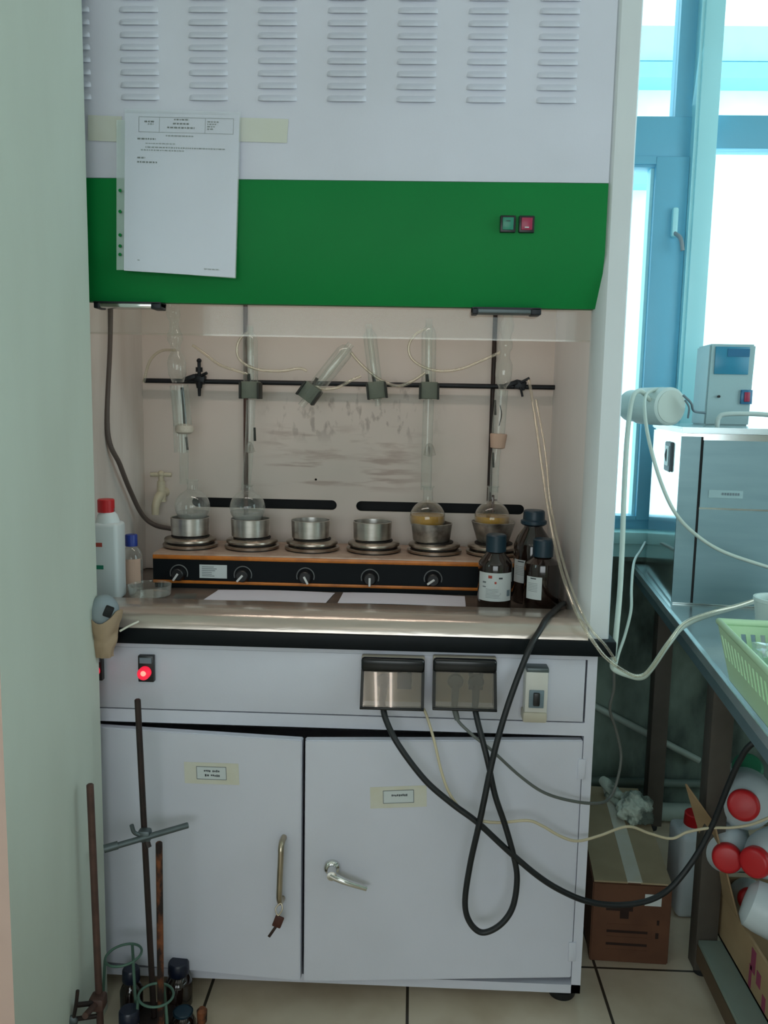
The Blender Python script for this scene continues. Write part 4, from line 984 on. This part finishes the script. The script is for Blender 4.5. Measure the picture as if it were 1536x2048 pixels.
cord('thin_cord', K4, 0.0030, 'beige_cord', 'thin beige cord trailing from between the sockets across to the jugs')

# hoses running out of the hood at the right
hose('outlet_hose', [(1058, 760, 0.40), (1068, 820, 0.36), (1082, 920, 0.28), (1095, 1010, 0.20), (1110, 1090, 0.12), (1130, 1165, 0.05), (1160, 1240, -0.03), (1195, 1295, -0.05), (1215, 1318, -0.05), (1245, 1340, -0.04), (1275, 1352, -0.03), (1300, 1338, -0.02), (1340, 1280, 0.0), (1370, 1245, 0.03), (1420, 1225, 0.06), (1480, 1210, 0.10), (1560, 1180, 0.16)], 0.0036, 'hose', 'long clear hose falling from the crossbar out of the hood and over the bench edge', 'clear hoses leaving the hood at the right')
hose('outlet_hose', [(1072, 800, 0.36), (1090, 900, 0.28), (1100, 1000, 0.19), (1120, 1100, 0.10), (1148, 1190, 0.02), (1180, 1255, -0.05), (1210, 1290, -0.05), (1232, 1322, -0.03)], 0.0028, 'hose', 'thinner clear hose leaving the hood alongside the long one', 'clear hoses leaving the hood at the right')
hose('white_hose', [(1300, 800, 0.42), (1280, 782, 0.40), (1264, 800, 0.36), (1254, 880, 0.30), (1248, 990, 0.22), (1245, 1080, 0.15), (1240, 1180, 0.08), (1232, 1270, 0.02), (1226, 1320, 0.0), (1228, 1338, 0.0), (1255, 1350, -0.01), (1282, 1355, -0.01), (1302, 1338, -0.01), (1338, 1286, 0.01), (1370, 1250, 0.04), (1430, 1226, 0.08), (1560, 1188, 0.17)], 0.0058, 'hose_milky', 'white hose hanging from the spool then rising over the bench edge', 'milky hoses hung on the spool')
hose('white_hose', [(1315, 778, 0.44), (1292, 790, 0.40), (1290, 830, 0.33), (1300, 890, 0.28), (1322, 965, 0.24), (1350, 1025, 0.22), (1390, 1068, 0.20), (1450, 1105, 0.18), (1560, 1142, 0.16)], 0.0042, 'hose_milky', 'white hose draped from the spool across the steel bath', 'milky hoses hung on the spool')
hose('white_hose', [(1290, 1085, 0.66), (1282, 1100, 0.55), (1268, 1125, 0.40), (1263, 1175, 0.25), (1262, 1220, 0.15), (1250, 1270, 0.08), (1238, 1305, 0.03), (1230, 1335, 0.0)], 0.0034, 'hose_milky', 'thin pale hose hanging between the spool hose and bench end', 'milky hoses hung on the spool')

# ================================================================== BENCH
E1 = V((0.896, 0.96)); E0 = V((0.747, -0.481)); ed = (E0 - E1).normalized()
def edge(y): k = (y - E1.y) / ed.y; return E1.x + ed.x * k
bench = thing('steel_bench', (1.3, 0.1, 0), 'long stainless steel bench along the right side below the window', 'bench')
yb, yf = 0.855, -1.15
top = [(edge(yb), yb, 0.0), (1.75, yb, 0.0), (1.75, yf, 0.0), (edge(yf), yf, 0.0)]
b = B(); b.prism([(x, y, 0.80) for x, y, z in top], (0, 0, 0.03), 'bench_steel', 0.006)
build('worktop', b, bench)
b = B(); ein = 0.012
b.prism([(edge(yb) + 0.008, yb, 0.775), (edge(yb) + 0.022, yb, 0.775), (edge(yf) + 0.022, yf, 0.775), (edge(yf) + 0.008, yf, 0.775)], (0, 0, 0.026), 'brushed'); build('apron', b, bench)
legs = []
for y, dx, z0 in ((0.14, 0.100, 0), (0.815, 0.10, 0), (-1.05, 0.06, 0)):
    x = edge(y) + dx
    w = 0.045
    b = B(); b.span((x - w / 2 - 0.004, y - w / 2, 0.018), (x + w / 2, y + w / 2, 0.80), 'leg', 0.002)
    lg = build('leg', b, bench)
    build('foot', B().lathe((x - 0.002, y, 0), [(0.017, 0), (0.018, 0.012), (0.012, 0.02)], 'black_rubber', n=16), lg)
for x, y in ((1.70, 0.8), (1.70, -1.05)):
    build('leg', B().span((x - 0.02, y - 0.02, 0), (x + 0.02, y + 0.02, 0.80), 'leg', 0.002), bench)
b = B(); sh = [(0.889, 0.115), (1.70, 0.115), (1.70, -1.05), (edge(-1.05) + 0.09, -1.05)]
sh[3] = (0.86, -1.05)
b.prism([(x, y, 0.085) for x, y in sh], (0, 0, 0.012), 'shelf', 0.001); build('shelf', b, bench, 'low grey shelf board')
b = B(); b.prism([(0.887, 0.115, 0.045), (0.905, 0.115, 0.045), (0.876, -1.05, 0.045), (0.858, -1.05, 0.045)], (0, 0, 0.04), 'shelf_edge'); build('shelf_rail', b, bench, 'brown rail under the shelf board')

# water bath
a = R(7); ca, sa = math.cos(a), math.sin(a)
bo = AZ(1342, 1207, 0.8305); TH = A(1345, 862, bo.y).z
def BP(s, d, z): return V((bo.x + s * ca + d * sa, bo.y - s * sa + d * ca, z))
BWd, BDp = 0.42, 0.43
bath = thing('water_bath', (bo.x + .2, bo.y + .2, 0.8305), 'stainless steel circulating water bath with a controller on its lid', 'water bath')
b = B(); b.prism([BP(0, 0, 0.8305), BP(BWd, 0, 0.8305), BP(BWd, BDp, 0.8305), BP(0, BDp, 0.8305)], (0, 0, TH - 0.8305 - 0.005), 'side_steel', 0.004); build('housing', b, bath)
b = B()
b.prism([BP(0.0, -0.003, 0.835), BP(0.044, -0.003, 0.835), BP(0.044, -0.003, TH - 0.012), BP(0.0, -0.003, TH - 0.012)], BP(0, 0.004, 0) - BP(0, 0, 0), 'brushed')
b.prism([BP(0.050, -0.003, 0.835), BP(BWd, -0.003, 0.835), BP(BWd, -0.003, 1.065), BP(0.050, -0.003, 1.065)], BP(0, 0.004, 0) - BP(0, 0, 0), 'brushed')
b.prism([BP(0.050, -0.006, 1.070), BP(BWd, -0.006, 1.070), BP(BWd, -0.006, TH - 0.020), BP(0.050, -0.006, TH - 0.020)], BP(0, 0.007, 0) - BP(0, 0, 0), 'brushed')
b.prism([BP(0.044, -0.001, 0.835), BP(0.050, -0.001, 0.835), BP(0.050, -0.001, TH - 0.012), BP(0.044, -0.001, TH - 0.012)], BP(0, 0.002, 0) - BP(0, 0, 0), 'dark')
build('front_panel', b, bath)
b = B(); b.prism([BP(-0.004, -0.010, TH - 0.004), BP(BWd, -0.010, TH - 0.004), BP(BWd, BDp, TH - 0.004), BP(-0.004, BDp, TH - 0.004)], (0, 0, 0.014), 'bench_steel', 0.003); lid = build('lid', b, bath, 'flat steel lid')
zl = TH + 0.010
b = B(); b.tube([BP(0.10, 0.10, zl - 0.002), BP(0.103, 0.10, zl + 0.022), BP(0.125, 0.10, zl + 0.032), BP(0.215, 0.10, zl + 0.032), BP(0.235, 0.10, zl + 0.02), BP(0.238, 0.10, zl - 0.002)], 0.006, 'spool'); build('lid_handle', b, lid)
b = B(); q0 = BP(0.068, -0.0065, 1.094); q1 = BP(0.146, -0.0065, 1.113)
b.prism([q0, BP(0.146, -0.0065, 1.094), q1, BP(0.068, -0.0065, 1.113)], BP(0, -0.0015, 0) - BP(0, 0, 0), 'cream_box', 0.0005)
for kk in range(7): b.prism([BP(0.098 + kk * 0.006, -0.0085, 1.101), BP(0.102 + kk * 0.006, -0.0085, 1.101), BP(0.102 + kk * 0.006, -0.0085, 1.107), BP(0.098 + kk * 0.006, -0.0085, 1.107)], BP(0, -0.0003, 0) - BP(0, 0, 0), 'slate')
build('nameplate', b, bath)
b = B(); zz = TH - 0.062
def sd(d, z, e): return BP(-e, d, z)
b.prism([sd(0.11, zz - 0.045, 0.0), sd(0.11, zz + 0.030, 0.0), sd(0.19, zz + 0.030, 0.0), sd(0.19, zz - 0.045, 0.0)], BP(-0.006, 0, 0) - BP(0, 0, 0), 'slate', 0.002)
b.prism([sd(0.125, zz - 0.030, 0.0065), sd(0.125, zz + 0.020, 0.0065), sd(0.175, zz + 0.020, 0.0065), sd(0.175, zz - 0.030, 0.0065)], BP(-0.001, 0, 0) - BP(0, 0, 0), 'tub')
b.prism([sd(0.150, zz - 0.02, 0.0080), sd(0.150, zz + 0.012, 0.0080), sd(0.172, zz - 0.004, 0.0080)], BP(-0.001, 0, 0) - BP(0, 0, 0), 'dark')
build('side_outlet', b, bath)
# controller standing on the lid
c0 = A(1410, 818, 0.55); cw = A(1503, 818, 0.55).x - c0.x; ch = A(1455, 688, 0.55).z - zl
b = B(); b.prism([(c0.x, 0.55, zl), (c0.x + cw * 0.96, 0.55, zl), (c0.x + cw, 0.55, zl + ch), (c0.x + 0.003, 0.55, zl + ch)], (0.012, 0.14, 0), 'cream_box', 0.004); cu = build('control_unit', b, bath, 'upright cream controller box')
b = B(); q0 = A(1428, 748, 0.548); q1 = A(1500, 694, 0.548); b.span((q0.x, 0.5465, q0.z), (q1.x, 0.551, q1.z), 'display', 0.001)
q0 = A(1455, 713, 0.546); q1 = A(1500, 698, 0.546); b.span((q0.x, 0.545, q0.z), (q1.x, 0.547, q1.z), 'display_dark'); build('display', b, cu, 'blue display panel')
b = B(); q0 = A(1480, 808, 0.548); q1 = A(1505, 780, 0.548); b.span((q0.x, 0.542, q0.z), (q1.x - 0.001, 0.551, q1.z), 'display_dark', 0.001); b.span((q0.x + 0.007, 0.539, q0.z + 0.006), (q1.x - 0.008, 0.543, q1.z - 0.006), 'rocker_red', 0.001); build('rocker_switch', b, cu)
b = B(); q0 = A(1437, 793, 0.548); b.cyl((q0.x, 0.551, q0.z), (q0.x, 0.543, q0.z), 0.0035, 'knob', n=10); build('socket_hole', b, cu)
# spool lying on the lid at the left
P0 = A(1342, 812, 0.415); P1 = A(1284, 806, 0.52)
P0.z = P1.z = zl + 0.0475; ax = (P1 - P0).normalized(); Ls = (P1 - P0).length
t = thing('hose_spool', (P0.x, P0.y, zl), 'white cylindrical spool lying on the left end of the bath lid', 'spool')
b = B().lathe(P0, [(0, 0), (0.042, 0), (0.047, 0.004), (0.047, 0.032), (0.0475, 0.034), (0.0465, Ls)], 'spool', ax, 36); build('drum', b, t)
b = B().lathe(P0 + ax * Ls, [(0.041, 0), (0.041, 0.045), (0.038, 0.049), (0, 0.049)], 'spool', ax, 32); build('hub', b, t)
b = B().lathe(P0 - ax * 0.0015, [(0, 0), (0.040, 0), (0.040, 0.002)], 'spool_end', ax, 32); build('end_disc', b, t)
b = B(); b.tube([A(1366, 790, 0.40), A(1382, 806, 0.40), A(1388, 822, 0.42), A(1410, 826, 0.50)], 0.0030, 'slate').tube([A(1370, 800, 0.40), A(1378, 815, 0.40), A(1376, 836, 0.41)], 0.0025, 'slate'); build('lead', b, t, 'dark lead wire')

# mint basket with bags and a tub
t = thing('plastic_basket', (0.9, -0.2, 0.8305), 'mint green slatted plastic basket at the near edge of the bench', 'basket')
z0, z1 = 0.8305, 0.93
cor = [A(1452, 1318, -0.03), A(1436, 1258, -0.03)]
bx0 = edge(-0.12) + 0.018
tl = AZ(1440, 1252, 0.925); x0 = tl.x; yk = tl.y
def bk(s, d, z, fl): # s along the near-left side (towards the camera), d to the right
    e = fl * (z - z0) / (z1 - z0)
    o = V((x0 + 0.022, yk - 0.012, 0)); dirn = V((ed.x, ed.y, 0)); dr = V((-ed.y, ed.x, 0)); dr = dr if dr.x > 0 else -dr
    return o + dirn * (s) + dr * d + V((0, 0, z))
SL, SD = 0.34, 0.26
b = B()
def wall(pa, pb, qa, qb, n):
    # pa-pb bottom edge, qa-qb top edge; slatted upper part
    th = 0.003
    def Pt(u, v): return pa.lerp(pb, u).lerp(qa.lerp(qb, u), v)
    nrm = (pb - pa).cross(V((0, 0, 1))).normalized() * th
    def quad(u0, u1, v0, v1): b.prism([Pt(u0, v0), Pt(u1, v0), Pt(u1, v1), Pt(u0, v1)], nrm, 'basket')
    quad(0, 1, 0, 0.42); quad(0, 1, 0.80, 1)
    for k in range(n): quad(k / n, (k + 0.5) / n, 0.42, 0.80)
o_ = 0.022
cb = [bk(0, 0, z0, 0), bk(SL, 0, z0, 0), bk(SL, SD, z0, 0), bk(0, SD, z0, 0)]
ctp = [bk(-o_, -o_, z1, 0), bk(SL + o_, -o_, z1, 0), bk(SL + o_, SD + o_, z1, 0), bk(-o_, SD + o_, z1, 0)]
for i in range(4): wall(cb[i], cb[(i + 1) % 4], ctp[i], ctp[(i + 1) % 4], 18)
b.prism([c + V((0, 0, 0)) for c in cb], (0, 0, 0.003), 'basket'); build('body', b, t)
b = B(); b.tube(ctp, 0.0065, 'basket', sub=1, closed=True); build('rim', b, t)
def bag(cx, s, seed, name, label):
    c = bk(*cx, 0); bm = bmesh.new(); bmesh.ops.create_icosphere(bm, subdivisions=4, radius=1)
    for v in bm.verts:
        n = noise.fractal(v.co * 2.2 + V((seed, 0, 0)), 0.8, 2.0, 4); v.co = v.co * (1 + 0.35 * n)
        v.co = V((v.co.x * s[0], v.co.y * s[1], max(v.co.z, -0.7) * s[2])) + c
    b = B(); b._merge(bm, 'bag'); o = build(name, b, angle=25); tag(o, label, 'bag', 'crumpled bags in the mint basket')
bag((0.06, 0.075, 0.875), (0.060, 0.050, 0.055), 3, 'plastic_bag', 'crumpled clear plastic bag at the far corner of the mint basket')
bag((0.185, 0.085, 0.875), (0.058, 0.060, 0.052), 9, 'plastic_bag', 'crumpled clear plastic bag nearer the front of the mint basket')
p = AZ(1548, 1292, 0.8305)
t = tag(build('white_tub', B().lathe(p, [(0, 0), (0.036, 0), (0.040, 0.06), (0.044, 0.092), (0.046, 0.093), (0.046, 0.1), (0.041, 0.1), (0.037, 0.01), (0, 0.006)], 'tub', n=32, cap=False)), 'white plastic tub standing behind the mint basket', 'tub')

# ================================================================== under the bench
t = thing('carton', (0.74, 0.33, 0), 'flat topped brown carton with a hand hole on the floor beside the hood', 'box')
q = [AZ(1178, 1921, 0.0), AZ(1335, 1931, 0.0)]; q[0].z = q[1].z = 0
dx = (q[1] - q[0]).normalized(); dy = V((0.10, 0.995, 0)); hB = A(1335, 1772, q[1].y).z
LB = 0.50; b = B()
pol = [q[0], q[1], q[1] + dy * LB, q[0] + dy * LB]
b.prism(pol, (0, 0, hB), 'card_brown', 0.003); build('body', b, t)
b = B(); up_ = V((0, 0, 1))
b.prism([p + up_ * (hB + 0.0002) for p in (q[0] + V((0.002, 0, 0)), q[0].lerp(q[1], 0.44), q[0].lerp(q[1], 0.44) + dy * LB, q[0] + dy * LB + V((0.002, 0, 0)))], (0, 0, 0.004), 'card')
b.prism([p + up_ * (hB + 0.0002) for p in (q[0].lerp(q[1], 0.60), q[1] - V((0.002, 0, 0)), q[1] - V((0.002, 0, 0)) + dy * LB, q[0].lerp(q[1], 0.60) + dy * LB)], (0, 0, 0.004), 'card')
build('top_flap', b, t, 'pale cardboard top flaps')
b = B(); b.prism([p + up_ * (hB + 0.0025) for p in (q[0].lerp(q[1], 0.43), q[0].lerp(q[1], 0.62), q[0].lerp(q[1], 0.62) + dy * LB, q[0].lerp(q[1], 0.43) + dy * LB)], (0, 0, 0.003), 'tape_label'); build('packing_tape', b, t)
fr = dx.cross(up_).normalized(); fr = fr if fr.y < 0 else -fr
def front(u, z, e=0.0): return q[0].lerp(q[1], u) + up_ * z + fr * e
def fquad(b, u0, u1, z0, z1, e, m): b.prism([front(u0, z0, e), front(u1, z0, e), front(u1, z1, e), front(u0, z1, e)], fr * 0.0006, m)
b = B(); fquad(b, 0.18, 0.52, hB * 0.655, hB * 0.735, 0.0002, 'card_dark'); fquad(b, 0.36, 0.47, hB * 0.56, hB * 0.655, 0.0002, 'card_dark')
for k in range(5): fquad(b, 0.2, 0.72, hB * (0.14 + 0.08 * k), hB * (0.17 + 0.08 * k), 0.0002, 'card_dark' if k % 2 else 'card_brown')
fquad(b, 0.83, 0.86, hB * 0.5, hB * 0.56, 0.0002, 'card_dark'); fquad(b, 0.82, 0.86, hB * 0.33, hB * 0.40, 0.0002, 'card_dark'); build('printing', b, t)
b = B(); fquad(b, 0.66, 0.87, hB * 0.74, hB * 0.885, 0.0009, 'label'); build('sticker', b, t, 'white sticker')
# rag heap on the carton
def blob(name, c, s, seed, m, label, cat, amp=0.26, fl=-0.6):
    bm = bmesh.new(); bmesh.ops.create_icosphere(bm, subdivisions=5, radius=1)
    for v in bm.verts:
        n = noise.fractal(v.co * 1.7 + V((seed, 0, 0)), 0.7, 2.1, 5); v.co = v.co * (1 + amp * n)
        v.co = V((v.co.x * s[0], v.co.y * s[1], max(v.co.z, fl) * s[2]))
    zmin = min(v.co.z for v in bm.verts)
    for v in bm.verts: v.co += V((c[0], c[1], c[2] - zmin))
    b = B(); b._merge(bm, m); o = build(name, b, angle=80); tag(o, label, cat); return o
cR = A(1262, 1640, 0.50)
blob('rag', (cR.x + 0.0, 0.47, hB + 0.0065), (0.045, 0.05, 0.042), 4.2, 'rag', 'crumpled stained pale rag heaped on the far end of the carton', 'rag')
b = B(); b.tube([A(1205, 1560, 0.62), A(1232, 1585, 0.56), A(1255, 1600, 0.52), A(1272, 1622, 0.50)], lambda u: 0.013 + 0.004 * math.sin(u * 9), 'rag', n=12)
b.tube([A(1215, 1590, 0.60), A(1235, 1605, 0.54), A(1240, 1625, 0.51)], 0.010, 'rag', n=10)
o = build('rag_strip', b); tag(o, 'twisted rag strips trailing behind the heap towards the hood', 'rag')

# pipes along the back wall
def pipe(p0, p1, r_, m, label):
    o = build('wall_pipe', B().cyl(p0, p1, r_, m)); tag(o, label, 'pipe', 'pipes along the wall under the window')
pipe(A(1150, 1392, 0.872), A(1398, 1521, 0.872), 0.011, 'pipe', 'pale pipe sloping down to the right under the bench')
pipe(A(1150, 1560, 0.875), A(1560, 1572, 0.875), 0.013, 'pipe_dull', 'dull level pipe low on the dark wall')
p0 = A(1150, 1625, 0.865); p1 = A(1560, 1652, 0.865); p0.z = p1.z = 0.032
pipe(p0, p1, 0.029, 'pipe', 'thick pipe lying along the foot of the dark wall')
# slanted battens / uprights on the wall
for px, w, lab in ((1292, 0.05, 'dark upright plank against the wall below the window, left'), (1362, 0.065, 'paler upright plank against the wall below the window, right')):
    pass

# white jug on the floor behind the bench leg
def jugthing(name, base, ax, r_, L, label, capm='cap_red', bodym='jug', rc=0.031, lc=0.022, group='white plastic jugs with red caps', n=32, handle=False):
    """base: centre of the cap's outer face; ax: from the cap towards the foot"""
    ax = V(ax).normalized(); t = thing(name, base, label, 'jug', group)
    b = B().lathe(base + ax * (lc * 0.6), [(rc * 0.75, 0), (rc * 0.8, lc * 0.35), (rc * 0.95, lc * 0.6), (r_ * 0.82, lc + 0.018), (r_ * 0.97, lc + 0.042), (r_, lc + 0.06), (r_, L - 0.012), (r_ * 0.93, L), (0, L)], bodym, ax, n)
    build('body', b, t)
    b = B().lathe(base, [(0, 0), (rc * 0.72, 0.0005), (rc * 0.88, 0.002), (rc * 0.97, 0.006), (rc, 0.010), (rc, lc)], capm, ax, n); build('cap', b, t, 'screw cap')
    return t
j = thing('jerrycan', (0.925, 0.40, 0), 'upright translucent jug with a red cap on the floor behind the bench leg', 'jug', 'white plastic jugs with red caps')
b = B(); jc = A(1380, 1700, 0.40); hz = A(1375, 1655, 0.40).z
b.box((jc.x, 0.40, hz / 2), (0.085, 0.11, hz), 'jug', None, 0.014, 3); b.lathe((jc.x - 0.004, 0.385, hz - 0.01), [(0.034, 0), (0.026, 0.022), (0.018, 0.03), (0.018, 0.04)], 'jug'); build('body', b, j)
b = B().lathe((jc.x - 0.004, 0.385, hz + 0.020), [(0.022, 0), (0.022, 0.030), (0.019, 0.033), (0, 0.033)], 'cap_red', (0, -0.15, 1)); build('cap', b, j, 'red screw cap')

# open carton with jugs
t = thing('open_carton', (1.13, -0.15, 0.0975), 'open light brown carton full of plastic jugs on the low bench shelf', 'box')
b = B(); X0, X1, Y0, Y1, Z0, Z1 = 0.940, 1.33, -0.62, 0.20, 0.0975, 0.205
b.span((X0, Y0, Z0), (X0 + 0.006, Y1, Z1), 'card_light').span((X1 - 0.006, Y0, Z0), (X1, Y1, Z1), 'card_light').span((X0, Y1 - 0.006, Z0), (X1, Y1, Z1), 'card_light').span((X0, Y0, Z0), (X1, Y0 + 0.006, Z1), 'card_light').span((X0, Y0, Z0), (X1, Y1, Z0 + 0.006), 'card_light')
build('body', b, t)
b = B(); p_ = [V((X0, Y1, Z1)), V((X0 + 0.0, Y1 - 0.36, Z1)), A(1412, 1640, Y1 - 0.05) , A(1372, 1568, Y1 + 0.05)]
pf = [A(1370, 1568, 0.10), A(1428, 1650, 0.10), V((X0 - 0.002, 0.03, Z1)), V((X0 - 0.002, 0.19, Z1))]
b.prism([pf[0], pf[1], pf[3]], (0.004, 0.001, 0), 'card_light').prism([pf[1], pf[2], pf[3]], (0.004, 0.001, 0), 'card_light'); build('flap', b, t, 'raised side flap')
b = B()
for yy, zz, w, h in ((-0.06, 0.17, 0.022, 0.05), (-0.09, 0.15, 0.02, 0.03), (-0.05, 0.13, 0.012, 0.05), (-0.12, 0.12, 0.016, 0.03)): b.span((X0 - 0.0008, yy - w / 2, zz - h / 2), (X0, yy + w / 2, zz + h / 2), 'magenta')
build('printing', b, t)
G = 'white plastic jugs piled in the open carton'
SG = lambda x, y: sight(x, y).normalized()
jugthing('plastic_jug', A(1487, 1612, 0.07), SG(1487, 1612) + V((0.0, 0, 0.14)), 0.064, 0.20, 'white jug at top of the carton pile, red cap facing out', group=G, rc=0.034)
jugthing('plastic_jug', A(1455, 1720, 0.06), SG(1455, 1720) + V((-0.06, 0, 0.30)), 0.056, 0.19, 'white jug under the topmost, left one of a touching pair of red caps', group=G, rc=0.032)
jugthing('plastic_jug', A(1505, 1727, 0.02), SG(1505, 1727) + V((0.50, 0, 0.30)), 0.054, 0.19, 'white jug in the carton, right one of a touching pair of red caps', group=G, rc=0.033)
jugthing('plastic_jug', A(1500, 1800, 0.09), SG(1500, 1800) + V((-0.05, 0, 0.05)), 0.044, 0.13, 'white jug low in the carton, its red cap half hidden by front jug', group=G, rc=0.026)
tt = thing('plastic_jug', A(1520, 1830, -0.17), 'big white jug lying nearest the camera at the carton rim', 'jug', G)
cJ = A(1545, 1832, 0.0)
b = B().lathe(cJ + V((-0.055, 0.02, 0.025)), [(0, 0), (0.035, 0.003), (0.05, 0.014), (0.053, 0.035), (0.053, 0.17), (0.045, 0.195), (0.02, 0.21)], 'jug', (0.75, -0.35, -0.25), 32); build('body', b, tt)
b = B().lathe(cJ + V((-0.055, 0.02, 0.025)) + V((0.75, -0.35, -0.25)).normalized() * 0.212, [(0.024, 0), (0.024, 0.02), (0, 0.02)], 'cap_red', (0.75, -0.35, -0.25), 24); build('cap', b, tt)
tg = jugthing('green_topped_jug', A(1497, 1530, 0.27), (0.15, 0.6, -0.75), 0.050, 0.20, 'white jug with a green cap leaning behind the top of the pile', 'clamp_green', group=G, rc=0.036, lc=0.02)
M['green_cap'] = mat('green_cap', '#2d7a58', 0.4)
for k in kids(tg):
    if k.name.startswith('cap'): k.data.materials[0] = M['green_cap']

# ================================================================== retort stands and bottles at the lower left
def stand(p_top, p_bot, r_, m, base, label, basem='iron_dark'):
    t = thing('retort_stand', (p_bot[0], p_bot[1], 0), label, 'retort stand', 'retort stands beside the divider wall')
    d = (V(p_bot) - V(p_top)); foot = V(p_top) + d * ((p_top[2] - base[4]) / (p_top[2] - p_bot[2]))
    b = B(); b.cyl(foot, p_top, r_, m, n=16, bev=0.002); build('rod', b, t)
    x0, y0, x1, y1, h = base
    b = B(); b.span((x0, y0, 0), (x1, y1, h), basem, 0.003); build('base', b, t)
    return t, foot
p0, p1 = A(180, 1568, -0.2), A(200, 2040, -0.2)
t1, ft = stand(p0, p1, 0.0068, 'iron_brown', (-0.412, -0.36, -0.30, -0.16, 0.016), 'tall plain brown rod stand against the divider wall, left of three stands')
c = A(196, 2003, -0.208); b = B(); b.box(c, (0.030, 0.030, 0.028), 'iron_brown', None, 0.006).cyl(c, c + V((-0.004, -0.055, 0.012)), 0.006, 'iron_brown'); build('boss_head', b, t1)
b = B(); e = A(152, 2010, -0.25); b.tube([c + V((-0.004, -0.01, 0.004)), e], 0.005, 'iron_dark').tube([e + V((0.004, 0, 0.030)), e, e + V((-0.006, 0, -0.030))], 0.0035, 'iron_dark').sphere(e + V((-0.010, 0, -0.034)), (0.013, 0.006, 0.012), 'grey_metal').tube([c + V((0, -0.012, -0.022)), e + V((-0.006, 0, -0.030))], 0.0045, 'iron_dark')
build('thumb_screw', b, t1)
p0, p1 = A(275, 1398, -0.10), A(303, 1940, -0.10)
t2, ft2 = stand(p0, p1, 0.0062, 'iron_dark', (-0.345, -0.135, -0.27, -0.055, 0.018), 'dark rod stand with an angled crossbar, middle one of three stands')
c = A(291, 1668, -0.108); b = B(); b.box(c + V((0.0, -0.004, 0)), (0.026, 0.022, 0.026), 'grey_metal', None, 0.006).tube([c + V((-0.008, -0.012, 0.004)), c + V((-0.018, -0.016, 0.012)), c + V((-0.022, -0.018, 0.028))], 0.0042, 'grey_metal').cyl(c + V((0.004, -0.008, -0.008)), c + V((0.01, -0.012, -0.022)), 0.006, 'iron_dark'); build('boss_head', b, t2)
b = B(); b.cyl(A(208, 1699, -0.15), A(377, 1650, -0.085), 0.0062, 'grey_metal', bev=0.0015).cyl(A(208, 1698, -0.15), A(236, 1690, -0.140), 0.0082, 'grey_metal'); build('crossbar', b, t2, 'grey crossbar')
p0, p1 = A(318, 1684, -0.17), A(322, 2046, -0.17)
t3, ft3 = stand(p0, p1, 0.0066, 'rust', (-0.30, -0.26, -0.235, -0.155, 0.014), 'short heavily rusted rod stand, right one of three stands')
p = A(404, 2030, -0.12); b = B(); b.lathe(p + V((0, 0, -0.02)), [(0.004, 0), (0.010, 0.006), (0.011, 0.03), (0.006, 0.036), (0, 0.037)], 'rust'); b.cyl((p.x, p.y, 0.0), p + V((0, 0, -0.018)), 0.006, 'rust'); o = build('rusty_screw', b); tag(o, 'rusty brown screw knob standing on the floor right of the small bottles', 'screw')
# wire tripods
def tripod(px, py, Y, r_, label, tilt):
    c = A(px, py, Y); t = thing('wire_tripod', (c.x, c.y, 0), label, 'tripod', 'green wire tripods by the stands')
    q = Matrix.Rotation(R(tilt), 3, 'Y')
    ring = [c + q @ V((r_ * math.cos(R(a)), r_ * math.sin(R(a)), 0)) for a in range(0, 360, 20)]
    build('ring', B().tube(ring, 0.0026, 'green_wire', closed=True, sub=2), t)
    for a in (80, 200, 320):
        p = c + q @ V((r_ * math.cos(R(a)), r_ * math.sin(R(a)), 0)); e = c + V((r_ * 1.35 * math.cos(R(a)), r_ * 1.35 * math.sin(R(a)), 0)); e.z = 0.003
        build('leg', B().tube([p, e], 0.003, 'green_wire'), t)
tripod(247, 1910, -0.13, 0.036, 'green wire tripod beside the plain brown rod, its ring standing high', -6)
tripod(312, 1990, -0.235 + 0.06, 0.034, 'lower green wire tripod around the rusted rod, in front of bottles', 4)
def smallb(px, py, Y, r_, label, capm='cap_navy', zb=0.0):
    c = A(px, py, Y); t = thing('small_bottle', (c.x, Y, zb), label, 'bottle', 'small dark bottles on the floor'); H = c.z - zb
    hb = max(0.02, H - 0.05)
    build('glass', B().lathe((c.x, Y, zb), [(0, 0), (r_ - 0.003, 0), (r_, 0.003), (r_, hb), (r_ * 0.8, hb + 0.012), (r_ * 0.6, hb + 0.018), (r_ * 0.6, hb + 0.024)], 'amber_glass', n=28), t)
    build('cap', B().lathe((c.x, Y, zb + hb + 0.022), [(r_ * 0.74, 0), (r_ * 0.78, 0.003), (r_ * 0.76, H - hb - 0.026), (r_ * 0.66, H - hb - 0.022), (0, H - hb - 0.022)], capm, n=24), t)
smallb(357, 1922, -0.035, 0.029, 'small brown bottle with a tall navy cap, right rear of the floor bottles')
smallb(262, 1936, -0.075, 0.024, 'small brown bottle with navy cap below the high tripod ring', zb=0.0)
smallb(366, 2022, -0.115, 0.027, 'small brown bottle with a dark teal cap beside the rusty screw knob', 'cap_dark')
smallb(258, 2018, -0.19, 0.026, 'small brown bottle with dark cap between the brown rod and rusted rod', 'cap_navy')
